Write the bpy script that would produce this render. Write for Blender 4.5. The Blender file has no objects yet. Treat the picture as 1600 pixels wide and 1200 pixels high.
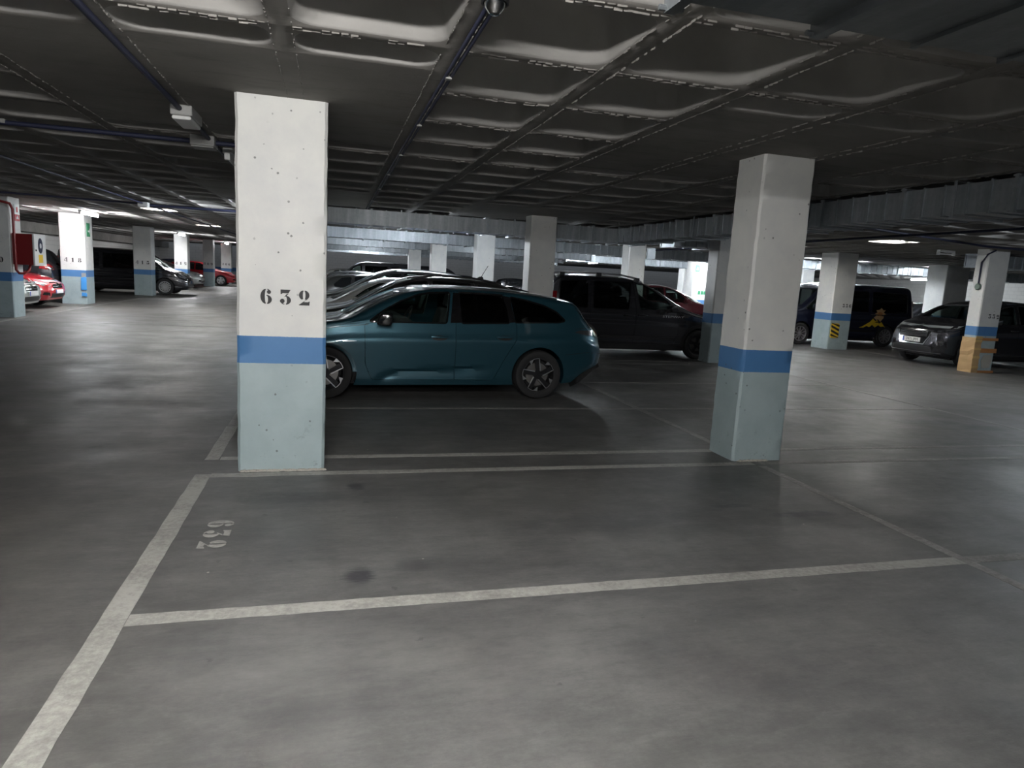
import bpy, bmesh, math, random
import numpy as np
from mathutils import Matrix, Vector, noise
random.seed(7)
S = bpy.context.scene
COL = S.collection
PI = math.pi

# ------------------------------------------------------------------ camera, world, exposure
CAM_H = 1.6
def cam_matrix(pitch=0.158816, roll=0.055171, yaw=0.267483):
    cy, sy = math.cos(yaw), math.sin(yaw)
    fwd = np.array([sy*math.cos(pitch), cy*math.cos(pitch), -math.sin(pitch)])
    r0 = np.array([cy, -sy, 0]); u0 = np.cross(r0, fwd)
    r = math.cos(roll)*r0 + math.sin(roll)*u0
    u = -math.sin(roll)*r0 + math.cos(roll)*u0
    return Matrix(((r[0], u[0], -fwd[0], 0), (r[1], u[1], -fwd[1], 0), (r[2], u[2], -fwd[2], CAM_H), (0, 0, 0, 1)))
cd = bpy.data.cameras.new('camera'); cam = bpy.data.objects.new('camera', cd); COL.objects.link(cam)
cd.sensor_width = 36; cd.lens = 36*1049.5/1600; cd.clip_end = 300; cd.clip_start = 0.05
cam.matrix_world = cam_matrix()
S.camera = cam
W = bpy.data.worlds.new('world'); S.world = W; W.use_nodes = True
W.node_tree.nodes['Background'].inputs[0].default_value = (0.75, 0.85, 1, 1)
W.node_tree.nodes['Background'].inputs[1].default_value = 0.02
S.view_settings.view_transform = 'Standard'; S.view_settings.look = 'None'
S.view_settings.gamma = 1; S.view_settings.use_curve_mapping = False
S.view_settings.exposure = 3.36
CEIL = 2.78

# ------------------------------------------------------------------ materials
MATS = {}
class NT:
    def __init__(s, name):
        s.m = bpy.data.materials.new(name); s.m.use_nodes = True
        s.t = s.m.node_tree; s.n = s.t.nodes; s.n.clear()
        s.out = s.n.new('ShaderNodeOutputMaterial')
    def new(s, typ, **k):
        nd = s.n.new('ShaderNode'+typ)
        for a, v in k.items():
            if hasattr(nd, a): setattr(nd, a, v)
        return nd
    def set(s, nd, **k):
        for a, v in k.items():
            i = nd.inputs[a.replace('_', ' ')]
            s.put(i, v)
        return nd
    def put(s, i, v):
        if isinstance(v, bpy.types.NodeSocket): s.t.links.new(v, i)
        elif isinstance(v, (tuple, list)) and len(v) == 3 and i.type == 'RGBA': i.default_value = (*v, 1)
        else: i.default_value = v
    def pos(s):
        return s.new('NewGeometry').outputs['Position']
    def obj(s):
        return s.new('TexCoord').outputs['Object']
    def noise(s, vec, scale, detail=4, rough=.55, dim='3D', stretch=None):
        if stretch is not None:
            mp = s.new('Mapping'); s.put(mp.inputs[0], vec); mp.inputs['Scale'].default_value = stretch; vec = mp.outputs[0]
        nd = s.new('TexNoise'); s.put(nd.inputs['Vector'], vec)
        nd.inputs['Scale'].default_value = scale; nd.inputs['Detail'].default_value = detail; nd.inputs['Roughness'].default_value = rough
        return nd.outputs['Fac']
    def ramp(s, fac, stops):
        nd = s.new('ValToRGB'); s.put(nd.inputs[0], fac); e = nd.color_ramp.elements
        while len(e) < len(stops): e.new(.5)
        for k, (p, c) in enumerate(stops):
            e[k].position = p
            e[k].color = (c, c, c, 1) if not isinstance(c, tuple) else (*c, 1)
        return nd.outputs[0]
    def math(s, op, a, b=0.0, clamp=False):
        nd = s.new('Math', operation=op); nd.use_clamp = clamp; s.put(nd.inputs[0], a); s.put(nd.inputs[1], b); return nd.outputs[0]
    def mix(s, fac, a, b, blend='MIX'):
        nd = s.new('MixRGB', blend_type=blend); s.put(nd.inputs[0], fac); s.put(nd.inputs[1], a); s.put(nd.inputs[2], b); return nd.outputs[0]
    def bump(s, h, strength=.3, dist=.01):
        nd = s.new('Bump'); nd.inputs['Strength'].default_value = strength; nd.inputs['Distance'].default_value = dist
        s.put(nd.inputs['Height'], h); return nd.outputs[0]
    def done(s, **k):
        b = s.new('BsdfPrincipled')
        for a, v in k.items(): s.put(b.inputs[a.replace('_', ' ')], v)
        s.t.links.new(b.outputs[0], s.out.inputs[0]); return s.m
def plain(name, col, rough=.5, metal=0.0, coat=0.0, **k):
    if name in MATS: return MATS[name]
    t = NT(name)
    f = t.noise(t.obj(), 9, 3)
    c = t.mix(t.math('MULTIPLY', f, .35), col, tuple(x*.72 for x in col))
    MATS[name] = t.done(Base_Color=c, Roughness=rough, Metallic=metal, Coat_Weight=coat, Coat_Roughness=.03, **k)
    return MATS[name]
def emit(name, col, strength):
    if name in MATS: return MATS[name]
    t = NT(name); e = t.new('Emission'); e.inputs[0].default_value = (*col, 1); e.inputs[1].default_value = strength
    t.t.links.new(e.outputs[0], t.out.inputs[0]); MATS[name] = t.m; return t.m
def paint(name, col, metal=.45, rough=.32):
    if name in MATS: return MATS[name]
    t = NT(name); f = t.noise(t.obj(), 900, 1)
    c = t.mix(t.math('MULTIPLY', f, .25), col, tuple(min(1, x*1.5+.01) for x in col))
    MATS[name] = t.done(Base_Color=c, Roughness=rough, Metallic=metal, Coat_Weight=1.0, Coat_Roughness=.04)
    return MATS[name]
def glass(name, tint, refl=.5):
    if name in MATS: return MATS[name]
    t = NT(name); tr = t.new('BsdfTransparent'); tr.inputs[0].default_value = (*tint, 1)
    gl = t.new('BsdfGlossy'); gl.inputs['Roughness'].default_value = .03; gl.inputs[0].default_value = (.9, .95, .95, 1)
    lw = t.new('LayerWeight'); lw.inputs[0].default_value = .35
    f = t.math('ADD', t.math('MULTIPLY', lw.outputs['Fresnel'], refl), .03)
    mx = t.new('MixShader'); t.put(mx.inputs[0], f); t.t.links.new(tr.outputs[0], mx.inputs[1]); t.t.links.new(gl.outputs[0], mx.inputs[2])
    t.t.links.new(mx.outputs[0], t.out.inputs[0]); MATS[name] = t.m; return t.m

def sep(t, v):
    nd = t.new('SeparateXYZ'); t.put(nd.inputs[0], v); return nd.outputs
def spot(t, xyz, cx, cy, rx, ry, wob, soft=.5):
    """0..1 mask of an elliptical stain on the floor, ragged by noise"""
    dx = t.math('DIVIDE', t.math('SUBTRACT', xyz[0], cx), rx); dy = t.math('DIVIDE', t.math('SUBTRACT', xyz[1], cy), ry)
    d = t.math('SQRT', t.math('ADD', t.math('MULTIPLY', dx, dx), t.math('MULTIPLY', dy, dy)))
    d = t.math('ADD', d, t.math('MULTIPLY', t.math('SUBTRACT', wob, .5), 1.6))
    return t.math('DIVIDE', t.math('SUBTRACT', 1.0, d), soft, True)
def floor_mat():
    t = NT('floor_concrete'); p = t.pos(); xyz = sep(t, p)
    big = t.noise(p, .35, 5, .6); mid = t.noise(p, 2.2, 6, .62); fine = t.noise(p, 40, 5, .7)
    swirl = t.noise(p, 1.1, 8, .75, stretch=(.7, 1.5, 1))
    c = t.ramp(big, [(.28, (.078, .074, .068)), (.5, (.118, .116, .112)), (.72, (.158, .155, .150))])
    c = t.mix(t.ramp(mid, [(.42, 0), (.75, .5)]), c, (.21, .205, .195))
    c = t.mix(t.ramp(swirl, [(.46, 0), (.72, .65)]), c, (.056, .055, .057))
    c = t.mix(t.ramp(fine, [(.3, .25), (.6, 0)]), c, (.05, .05, .05))
    # tyre polish running along the aisle
    tr = t.noise(p, 1.6, 6, .65, stretch=(3.0, .25, 1))
    c = t.mix(t.ramp(tr, [(.52, 0), (.75, .3)]), c, (.07, .066, .06))
    wob = t.noise(p, 5, 5, .7); wob2 = t.noise(p, 16, 4, .7, stretch=(.6, 4.5, 1))
    for cx, cy, rx, ry, k, w in ((7.62, 6.95, .55, .22, .75, wob), (8.1, 6.6, .4, .2, .7, wob), (.16, 3.41, .10, .11, .85, wob2), (.19, 4.91, .08, .10, .8, wob2),
                              (3.35, 3.98, .32, .07, .6, wob), (2.9, 4.2, .2, .05, .5, wob), (.45, 3.5, .12, .12, .3, wob2), (-.2, 4.7, .5, .15, .25, wob), (1.7, 4.0, .7, .2, .22, wob),
                              (-2.3, 5.2, .6, .2, .25, wob), (1.3, 6.4, .5, .25, .2, wob), (5.0, 6.9, .7, .35, .4, wob), (2.2, 6.5, .9, .2, .25, wob)):
        c = t.mix(t.math('MULTIPLY', spot(t, xyz, cx, cy, rx, ry, w), k), c, (.022, .023, .03))
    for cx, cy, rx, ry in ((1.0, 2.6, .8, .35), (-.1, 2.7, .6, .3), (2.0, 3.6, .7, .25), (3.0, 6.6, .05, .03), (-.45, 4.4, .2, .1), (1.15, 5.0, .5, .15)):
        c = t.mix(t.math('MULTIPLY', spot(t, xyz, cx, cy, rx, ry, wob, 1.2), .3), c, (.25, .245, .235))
    # oil drips and ground-in dirt
    vd = t.new('TexVoronoi'); t.put(vd.inputs['Vector'], p); vd.inputs['Scale'].default_value = 3.4; vd.inputs['Randomness'].default_value = 1
    dr = t.math('LESS_THAN', t.math('ADD', vd.outputs['Distance'], t.math('MULTIPLY', t.math('SUBTRACT', fine, .5), .25)), t.math('MULTIPLY', t.noise(p, 1.7, 3), .11))
    c = t.mix(t.math('MULTIPLY', dr, .45), c, (.04, .04, .042))
    sc = t.noise(p, 4, 9, .82, stretch=(.65, 1.7, 1))
    c = t.mix(t.ramp(sc, [(.48, 0), (.68, .6)]), c, (.055, .054, .056)); c = t.mix(t.ramp(sc, [(.3, .5), (.47, 0)]), c, (.2, .195, .187))
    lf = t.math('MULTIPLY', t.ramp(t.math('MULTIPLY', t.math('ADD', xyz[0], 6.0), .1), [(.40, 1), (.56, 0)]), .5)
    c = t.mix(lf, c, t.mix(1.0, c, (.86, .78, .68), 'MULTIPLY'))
    # small light specks
    vo = t.new('TexVoronoi'); t.put(vo.inputs['Vector'], p); vo.inputs['Scale'].default_value = 2.6
    sp = t.math('LESS_THAN', vo.outputs['Distance'], .018)
    c = t.mix(t.math('MULTIPLY', sp, .6), c, (.5, .47, .42))
    r = t.math('ADD', t.ramp(t.noise(p, 1.4, 5, .6), [(.3, .36), (.7, .58)]), t.math('MULTIPLY', fine, .1))
    h = t.math('ADD', t.math('ADD', t.math('MULTIPLY', mid, .5), t.math('MULTIPLY', sc, .6)), t.math('MULTIPLY', fine, .3))
    return t.done(Base_Color=c, Roughness=r, Specular_IOR_Level=.5, Normal=t.bump(h, .25, .012))
def line_mat(name, wear):
    t = NT(name); p = t.pos()
    w1 = t.noise(p, 2.0, 6, .7); w2 = t.noise(p, 30, 5, .75)
    f = t.math('ADD', t.math('MULTIPLY', w1, .7), t.math('MULTIPLY', w2, .5))
    f = t.ramp(f, [(wear-.12, 0), (wear+.16, 1)])
    col = t.mix(w2, (.30, .295, .27), (.42, .41, .38))
    c = t.mix(f, (.16, .155, .145), col)
    return t.done(Base_Color=c, Roughness=.62, Normal=t.bump(w2, .3, .004))
def ceil_mat():
    t = NT('ceiling_concrete'); p = t.pos()
    big = t.noise(p, .8, 6, .65); st = t.noise(p, 3, 6, .7, stretch=(.5, 2.4, 1)); fine = t.noise(p, 60, 4, .7)
    c = t.ramp(big, [(.3, (.178, .168, .155)), (.7, (.26, .247, .23))])
    c = t.mix(t.ramp(st, [(.5, 0), (.8, .55)]), c, (.085, .08, .075))
    c = t.mix(t.ramp(st, [(.2, .35), (.4, 0)]), c, (.30, .29, .275))
    h = t.math('ADD', st, t.math('MULTIPLY', fine, .3))
    return t.done(Base_Color=c, Roughness=.8, Specular_IOR_Level=.25, Normal=t.bump(h, .35, .01))
def coffer_mat():
    t = NT('coffer_concrete'); p = t.pos(); big = t.noise(p, 1.2, 5, .6); fine = t.noise(p, 70, 4, .7)
    c = t.ramp(big, [(.3, (.24, .232, .22)), (.7, (.34, .33, .315))])
    return t.done(Base_Color=c, Roughness=.75, Specular_IOR_Level=.25, Normal=t.bump(fine, .2, .006))
def pillar_mat():
    t = NT('pillar_paint'); p = t.pos(); xyz = sep(t, p); z = xyz[2]
    n1 = t.noise(p, 3.5, 5, .6); n2 = t.noise(p, 45, 4, .7)
    white = t.mix(t.ramp(n1, [(.35, 0), (.75, 1)]), (.70, .70, .67), (.60, .605, .60))
    grey = t.mix(t.ramp(n1, [(.35, 0), (.7, 1)]), (.36, .44, .455), (.30, .375, .39))
    blue = t.mix(n1, (.055, .165, .36), (.075, .2, .42))
    zz = t.math('ADD', z, t.math('MULTIPLY', t.math('SUBTRACT', n2, .5), .006))
    c = t.mix(t.math('GREATER_THAN', zz, .847), grey, blue)
    c = t.mix(t.math('GREATER_THAN', zz, 1.053), c, white)
    # pits and chips
    vo = t.new('TexVoronoi'); t.put(vo.inputs['Vector'], p); vo.inputs['Scale'].default_value = 11
    gate = t.ramp(t.noise(p, 2.3, 3), [(.44, 0), (.56, 1)])
    pit = t.math('MULTIPLY', t.math('LESS_THAN', t.math('ADD', vo.outputs['Distance'], t.math('MULTIPLY', n2, .1)), .148), gate)
    low = t.math('SUBTRACT', 1.0, t.math('DIVIDE', z, .5), True)
    scuff = t.math('MULTIPLY', low, t.ramp(t.noise(p, 9, 6, .75), [(.58, 0), (.68, 1)]))
    c = t.mix(t.math('MULTIPLY', t.math('MAXIMUM', pit, scuff), .75), c, (.09, .095, .09))
    h = t.math('SUBTRACT', t.math('MULTIPLY', n1, .5), t.math('MULTIPLY', pit, .6))
    return t.done(Base_Color=c, Roughness=.55, Normal=t.bump(t.math('ADD', h, t.math('MULTIPLY', n2, .08)), .35, .012))
def galv_mat(name, base=.42):
    t = NT(name); p = t.obj()
    vo = t.new('TexVoronoi'); t.put(vo.inputs['Vector'], p); vo.inputs['Scale'].default_value = 22
    n = t.noise(p, 2.5, 5, .6)
    g = t.math('ADD', t.math('MULTIPLY', sep(t, vo.outputs['Color'])[0], .14), t.math('MULTIPLY', n, .2))
    sk = t.noise(p, 3, 3, .6, stretch=(2.6, .3, .25)); g = t.math('ADD', g, t.math('MULTIPLY', t.math('SUBTRACT', sk, .5), 1.5), True)
    c = t.mix(g, (base*.62, base*.68, base*.72), (base*1.25, base*1.3, base*1.34))
    r = t.math('ADD', t.math('MULTIPLY', n, .2), .32)
    return t.done(Base_Color=c, Metallic=.55, Roughness=r, Normal=t.bump(n, .25, .03))
def block_mat():
    t = NT('block_wall_paint'); p = t.pos(); xyz = sep(t, p)
    cmb = t.new('CombineXYZ'); t.put(cmb.inputs[0], t.math('ADD', xyz[0], xyz[1])); t.put(cmb.inputs[1], xyz[2])
    br = t.new('TexBrick'); t.put(br.inputs['Vector'], cmb.outputs[0]); br.inputs['Scale'].default_value = 1
    br.inputs['Brick Width'].default_value = .42; br.inputs['Row Height'].default_value = .21; br.inputs['Mortar Size'].default_value = .012
    n = t.noise(p, 2, 4)
    white = t.mix(n, (.58, .57, .54), (.68, .67, .64)); white = t.mix(t.math('MULTIPLY', br.outputs['Fac'], .35), white, (.35, .34, .33))
    grey = (.30, .37, .39); blue = (.06, .17, .36); z = xyz[2]
    c = t.mix(t.math('GREATER_THAN', z, .75), grey, blue); c = t.mix(t.math('GREATER_THAN', z, 1.05), c, white)
    return t.done(Base_Color=c, Roughness=.7, Normal=t.bump(t.math('SUBTRACT', 1.0, br.outputs['Fac']), .5, .01))

M = dict(
    floor=floor_mat(), line=line_mat('line_paint', .50), line_worn=line_mat('line_paint_worn', .66), ceil=ceil_mat(), coffer=coffer_mat(), pillar=pillar_mat(),
    galv=galv_mat('galvanised_steel', .56), galv_shaded=galv_mat('galvanised_steel_shaded', .17), block=block_mat(),  # second galvanised steel carries the overhead duct's shade in its colour
    black=plain('black_plastic', (.016, .016, .017), .45), digit=plain('stencil_black', (.018, .018, .02), .6), rubber=plain('tyre_rubber', (.018, .018, .019), .75),
    gloss=plain('gloss_black', (.008, .008, .009), .12, 0, .6), chrome=plain('chrome', (.75, .76, .77), .12, 1.0), alu=plain('machined_alloy', (.72, .73, .75), .28, .9),
    silver=plain('silver_alloy', (.5, .5, .51), .35, .8), darkalloy=plain('dark_alloy', (.03, .03, .033), .35, .5), interior=plain('cabin_trim', (.035, .035, .038), .8), seat=plain('seat_cloth', (.05, .05, .055), .9),
    redlamp=plain('tail_lamp_red', (.22, .008, .01), .12, 0, 1), lamp=plain('head_lamp_glass', (.55, .58, .6), .12, .5, 1), lampdark=plain('head_lamp_smoked', (.10, .105, .115), .1, .5, 1),
    plate=plain('number_plate_white', (.75, .75, .73), .4), plateblue=plain('plate_blue', (.03, .08, .4), .4), text=plain('lettering_black', (.02, .02, .02), .5), lettersilver=plain('lettering_silver', (.62, .63, .65), .3, .6),
    whiteplastic=plain('white_plastic', (.75, .75, .74), .4), greyplastic=plain('grey_plastic', (.32, .32, .31), .5), conduit=plain('conduit_dark', (.018, .022, .055), .6), conduitgrey=plain('conduit_grey', (.2, .2, .2), .5),
    redpipe=plain('red_pipe_paint', (.24, .02, .02), .35), redbox=plain('hose_box_red', (.20, .012, .014), .4), yellow=plain('yellow_vinyl', (.75, .50, .03), .5), green=plain('green_vinyl', (.05, .3, .14), .5), bluevinyl=plain('blue_film', (.07, .33, .75), .4),
    redsign=plain('red_vinyl', (.6, .03, .04), .5), rust=plain('brick_ochre', (.45, .2, .07), .8), tape=plain('packing_tape', (.62, .42, .17), .55), card=plain('cardboard', (.50, .33, .16), .8), oldplaster=plain('bare_plaster', (.42, .40, .35), .9),
    disc=plain('brake_disc', (.3, .29, .28), .4, .9), glassd=glass('privacy_glass', (.06, .065, .07)), glass=glass('window_glass', (.62, .72, .68), .7), glasso=plain('dark_window', (.012, .014, .016), .06, 0, 1),
    amber=plain('mountain_print_yellow', (.7, .48, .03), .5), underbody=plain('underbody', (.012, .012, .013), .8), reflector=plain('tube_reflector', (.7, .7, .68), .4),
)
TUBE = emit('tube_glow', (.86, .93, 1.0), 26)

# ------------------------------------------------------------------ mesh helpers
class MB:
    def __init__(s): s.v = []; s.f = []; s.mi = []; s.cur = 0
    def add(s, verts, faces):
        o = len(s.v); s.v += [tuple(map(float, q)) for q in verts]; s.f += [tuple(i+o for i in f) for f in faces]; s.mi += [s.cur]*len(faces); return s
    def box(s, x0, x1, y0, y1, z0, z1):
        return s.add([(x0, y0, z0), (x1, y0, z0), (x1, y1, z0), (x0, y1, z0), (x0, y0, z1), (x1, y0, z1), (x1, y1, z1), (x0, y1, z1)],
                     [(0, 3, 2, 1), (4, 5, 6, 7), (0, 1, 5, 4), (1, 2, 6, 5), (2, 3, 7, 6), (3, 0, 4, 7)])
    def tube(s, pts, r, n=10, caps=True):
        pts = [Vector(p) for p in pts]; rings = []
        for i, p in enumerate(pts):
            d = (pts[min(i+1, len(pts)-1)]-pts[max(i-1, 0)]).normalized()
            a = d.cross(Vector((0, 0, 1)) if abs(d.z) < .9 else Vector((1, 0, 0))).normalized(); b = d.cross(a)
            rings.append([p+(a*math.cos(2*PI*k/n)+b*math.sin(2*PI*k/n))*r for k in range(n)])
        vs = [q for rg in rings for q in rg]; fs = []
        for i in range(len(pts)-1):
            for k in range(n):
                k2 = (k+1) % n; fs.append((i*n+k, i*n+k2, (i+1)*n+k2, (i+1)*n+k))
        if caps: fs += [tuple(range(n))[::-1], tuple((len(pts)-1)*n+k for k in range(n))]
        return s.add(vs, fs)
    def lathe(s, prof, n=32, axis='y', c=(0, 0, 0), closed=False):
        """prof: (radius, along) pairs turned about the axis through c"""
        vs = []; m = len(prof)
        for k in range(n):
            a = 2*PI*k/n
            for r, h in prof:
                q = (r*math.cos(a), h, r*math.sin(a)) if axis == 'y' else ((h, r*math.cos(a), r*math.sin(a)) if axis == 'x' else (r*math.cos(a), r*math.sin(a), h))
                vs.append((q[0]+c[0], q[1]+c[1], q[2]+c[2]))
        fs = []
        for k in range(n):
            k2 = (k+1) % n
            for i in range(m if closed else m-1):
                j = (i+1) % m; fs.append((k*m+i, k*m+j, k2*m+j, k2*m+i))
        return s.add(vs, fs)
    def prism(s, poly, a, b, axis='y'):
        """extrude a 2-D polygon from a to b along the axis"""
        n = len(poly)
        def mk(u, v, w): return (u, w, v) if axis == 'y' else ((w, u, v) if axis == 'x' else (u, v, w))
        vs = [mk(u, v, a) for u, v in poly]+[mk(u, v, b) for u, v in poly]
        return s.add(vs, [tuple(range(n)), tuple(range(2*n-1, n-1, -1))]+[(i, i+n, (i+1) % n+n, (i+1) % n) for i in range(n)])
    def mesh(s, name, smooth=None, bevel=0, seg=2, fix=True):
        me = bpy.data.meshes.new(name); me.from_pydata(s.v, [], s.f)
        if any(s.mi): me.polygons.foreach_set('material_index', s.mi)
        if fix or bevel:
            bm = bmesh.new(); bm.from_mesh(me)
            if fix: bmesh.ops.recalc_face_normals(bm, faces=bm.faces)
            if bevel:
                es = [e for e in bm.edges if len(e.link_faces) == 2 and e.calc_face_angle(0) > .5]
                bmesh.ops.bevel(bm, geom=es, offset=bevel, segments=seg, affect='EDGES', profile=.5, clamp_overlap=True)
            bm.to_mesh(me); bm.free()
        if smooth is not None:
            me.polygons.foreach_set('use_smooth', [True]*len(me.polygons)); me.set_sharp_from_angle(angle=math.radians(smooth))
        return me
    def build(s, name, mat, parent=None, smooth=None, bevel=0, seg=2, **k):
        return link(name, s.mesh(name, smooth, bevel, seg), mat, parent, **k)
def link(name, me, mat, parent=None, **k):
    o = bpy.data.objects.new(name, me); COL.objects.link(o)
    if mat is not None and me is not None and hasattr(me, 'materials') and not me.materials:
        for m in (mat if isinstance(mat, (list, tuple)) else [mat]): me.materials.append(m)
    if parent is not None: o.parent = parent
    for a, v in k.items(): o[a] = v
    return o
def thing(name, label, cat, loc=(0, 0, 0), rz=0, group=None):
    o = bpy.data.objects.new(name, None); COL.objects.link(o); o.location = loc; o.rotation_euler = (0, 0, rz); o.empty_display_size = .2
    o['label'] = label; o['category'] = cat; o['kind'] = 'thing'
    if group: o['group'] = group
    return o
def tag(o, label, cat, group=None):
    o['label'] = label; o['category'] = cat; o['kind'] = 'thing'
    if group: o['group'] = group
    return o
def lettering(name, txt, size, mat, parent, loc, rot, depth=.0015, align='CENTER', sx=1.0):
    cu = bpy.data.curves.new(name, 'FONT'); cu.body = txt; cu.size = size; cu.extrude = depth; cu.align_x = align; cu.align_y = 'CENTER'
    t = bpy.data.objects.new('tmp', cu); COL.objects.link(t); dg = bpy.context.evaluated_depsgraph_get(); dg.update()
    me = bpy.data.meshes.new_from_object(t.evaluated_get(dg)); bpy.data.objects.remove(t); bpy.data.curves.remove(cu); me.materials.clear()
    o = link(name, me, mat, parent); o.location = loc; o.rotation_euler = rot; o.scale = (sx, 1, 1); return o
# stencil numerals in the heavy, waisted style painted on the pillars: each digit is a list of polygons in a .72 x 1 box
def _arc(cx, cy, rx, ry, a0, a1, n=14): return [(cx+rx*math.cos(math.radians(a0+(a1-a0)*i/n)), cy+ry*math.sin(math.radians(a0+(a1-a0)*i/n))) for i in range(n+1)]
def _cres(cx, cy, ro, ryo, ri, ryi, a0, a1): return _arc(cx, cy, ro, ryo, a0, a1)+_arc(cx, cy, ri, ryi, a1, a0)
DIG = {
 '0': [_cres(.36, .5, .36, .5, .10, .46, 97, 263), _cres(.36, .5, .36, .5, .10, .46, -83, 83)],
 '1': [[(.22, .06), (.22, .86), (.08, .78), (.08, .84), (.34, 1), (.5, 1), (.5, .06)], [(.06, 0), (.06, .045), (.66, .045), (.66, 0)]],
 '2': [_cres(.33, .68, .31, .32, .06, .28, 98, 245), _cres(.37, .68, .33, .32, .07, .28, -70, 82), [(.62, .42), (.46, .36), (.02, .03), (.02, 0), (.70, 0), (.72, .27), (.68, .27), (.60, .22), (.34, .22), (.40, .30)]],
 '3': [[(.06, .70), (.06, 1), (.70, 1), (.56, .76), (.2, .76), (.12, .70)], [(.46, .72), (.58, .74), (.40, .55), (.28, .50)], _cres(.38, .30, .34, .30, .08, .26, -84, 84), _arc(.17, .24, .15, .15, 0, 360, 16)[:-1], _cres(.34, .28, .3, .28, .26, .23, 195, 262)],
 '4': [[(.40, 1), (.44, .90), (.10, .34), (.40, .34), (.40, .25), (0, .25), (0, .34)], [(.46, 1), (.66, 1), (.66, .10), (.46, .10)], [(.34, .05), (.34, 0), (.74, 0), (.74, .05)]],
 '5': [[(.10, .76), (.12, 1), (.66, 1), (.60, .76)], [(.10, .70), (.10, .48), (.16, .48), (.2, .56), (.2, .70)], _cres(.36, .31, .35, .31, .08, .27, -84, 86), _arc(.16, .22, .15, .15, 0, 360, 16)[:-1], _cres(.33, .28, .3, .28, .26, .23, 195, 262)],
 '6': [_cres(.36, .5, .36, .5, .08, .46, 98, 262), _cres(.40, .30, .32, .30, .08, .25, -84, 95), _arc(.54, .80, .13, .13, 0, 360, 16)[:-1], _cres(.42, .72, .24, .28, .20, .23, 40, 88)],
 '8': [_cres(.34, .75, .28, .25, .07, .21, 97, 263), _cres(.38, .75, .28, .25, .07, .21, -83, 83), _cres(.34, .25, .34, .27, .08, .21, 97, 263), _cres(.38, .25, .34, .27, .08, .21, -83, 83)],
}
DIG['9'] = [[(.72-x, 1-y) for x, y in p] for p in DIG['6']]
def stencil(txt, h, pitch, mat, parent, origin, right, up, name='stencil_digit', depth=.0012):
    """flat painted numerals; right and up are unit vectors, origin is the centre of the text"""
    r, u = Vector(right), Vector(up); nrm = r.cross(u); w = pitch*(len(txt)-1); out = []
    for i, ch in enumerate(txt):
        mb = MB()
        for p in DIG[ch]:
            base = Vector(origin)+r*(-w/2+i*pitch-.36*h)-u*(h/2); n = len(p)
            vs = [base+r*(x*h)+u*(y*h)+nrm*depth for x, y in p]+[base+r*(x*h)+u*(y*h)-nrm*.001 for x, y in p]
            mb.add(vs, [tuple(range(n)), tuple(range(2*n-1, n-1, -1))]+[(k, k+n, (k+1) % n+n, (k+1) % n) for k in range(n)])
        out.append(mb.build(name, mat, parent))
    return out

# ------------------------------------------------------------------ floor, lines
def slab(name, x0, x1, y0, y1, z0, z1, mat): o = MB().box(x0, x1, y0, y1, z0, z1).build(name, mat); o['kind'] = 'structure'; return o
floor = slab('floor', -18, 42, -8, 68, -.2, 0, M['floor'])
def pline(x0, x1, y0, y1, worn=False):
    mb = MB(); n = max(2, int(max(x1-x0, y1-y0)/.10)); w = .003; lo = []; hi = []
    for i in range(n+1):                                     # slightly ragged brush edges
        t = i/n
        if x1-x0 > y1-y0: x = x0+(x1-x0)*t; lo.append((x, y0+random.uniform(-w, w))); hi.append((x, y1+random.uniform(-w, w)))
        else: y = y0+(y1-y0)*t; lo.append((x1+random.uniform(-w, w), y)); hi.append((x0+random.uniform(-w, w), y))
    vs = [(a, b, .0015) for a, b in lo]+[(a, b, .0015) for a, b in hi]+[(a, b, -.001) for a, b in lo]+[(a, b, -.001) for a, b in hi]
    m = n+1; fs = []
    for i in range(n): fs += [(i, i+1, m+i+1, m+i), (2*m+i, 2*m+i+1, i+1, i), (m+i, m+i+1, 3*m+i+1, 3*m+i)]
    mb.add(vs, fs)
    return mb.build('parking_line', M['line_worn' if worn else 'line'], floor)
def yrows():
    out = []
    for k in range(-1, 7):
        b = 5.74+7.08*k; out += [b, b+2.07, b+4.16, b+6.61-.02]
    return out
pline(-.975, -.86, -3, 5.3); pline(-.975, -.87, 5.70, 6.9); pline(-.97, -.87, 6.9, 26, True)
pline(3.81, 3.89, -3, 5.18, True); pline(3.81, 3.89, 5.95, 19, True); pline(8.6, 8.68, -2, 40, True); pline(14.96, 15.04, -2, 12.1, True); pline(14.96, 15.04, 13.2, 40, True)
for y in (-1.2, .95, 3.1, 5.27, 5.74, 7.81, 9.9, 12.33, 12.82, 14.9, 17.0, 19.4, 19.9, 22, 24.1, 26.5):
    hw = .045 if y != 3.1 else .05
    a = -.86 if y < 6 else -.87
    pline(a, 3.81, y-hw, y+hw, y > 7)
    pline(3.89, 8.6, y-hw*.9, y+hw*.9, True)
    if y > 8: pline(15.05, 19.8, y-.04, y+.04, True)
for y in (17.9, 20.2, 22.6, 25.1, 27.2, 29.6, 31.6, 33.9, 36.2, 38.5, 41, 43.2): pline(-12.2, -7.1, y-.05, y+.05, True)
pline(-7.1, -7.0, 12, 60, True)
stencil('632', .15, .16, M['line'], floor, (-.64, 4.09, .002), (0, -1, 0), (1, 0, 0), 'stencil_digit', .0012)
MB().box(-14, -1.2, 17.55, 17.58, -.01, .0012).build('expansion_joint', M['underbody'], floor)

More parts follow.
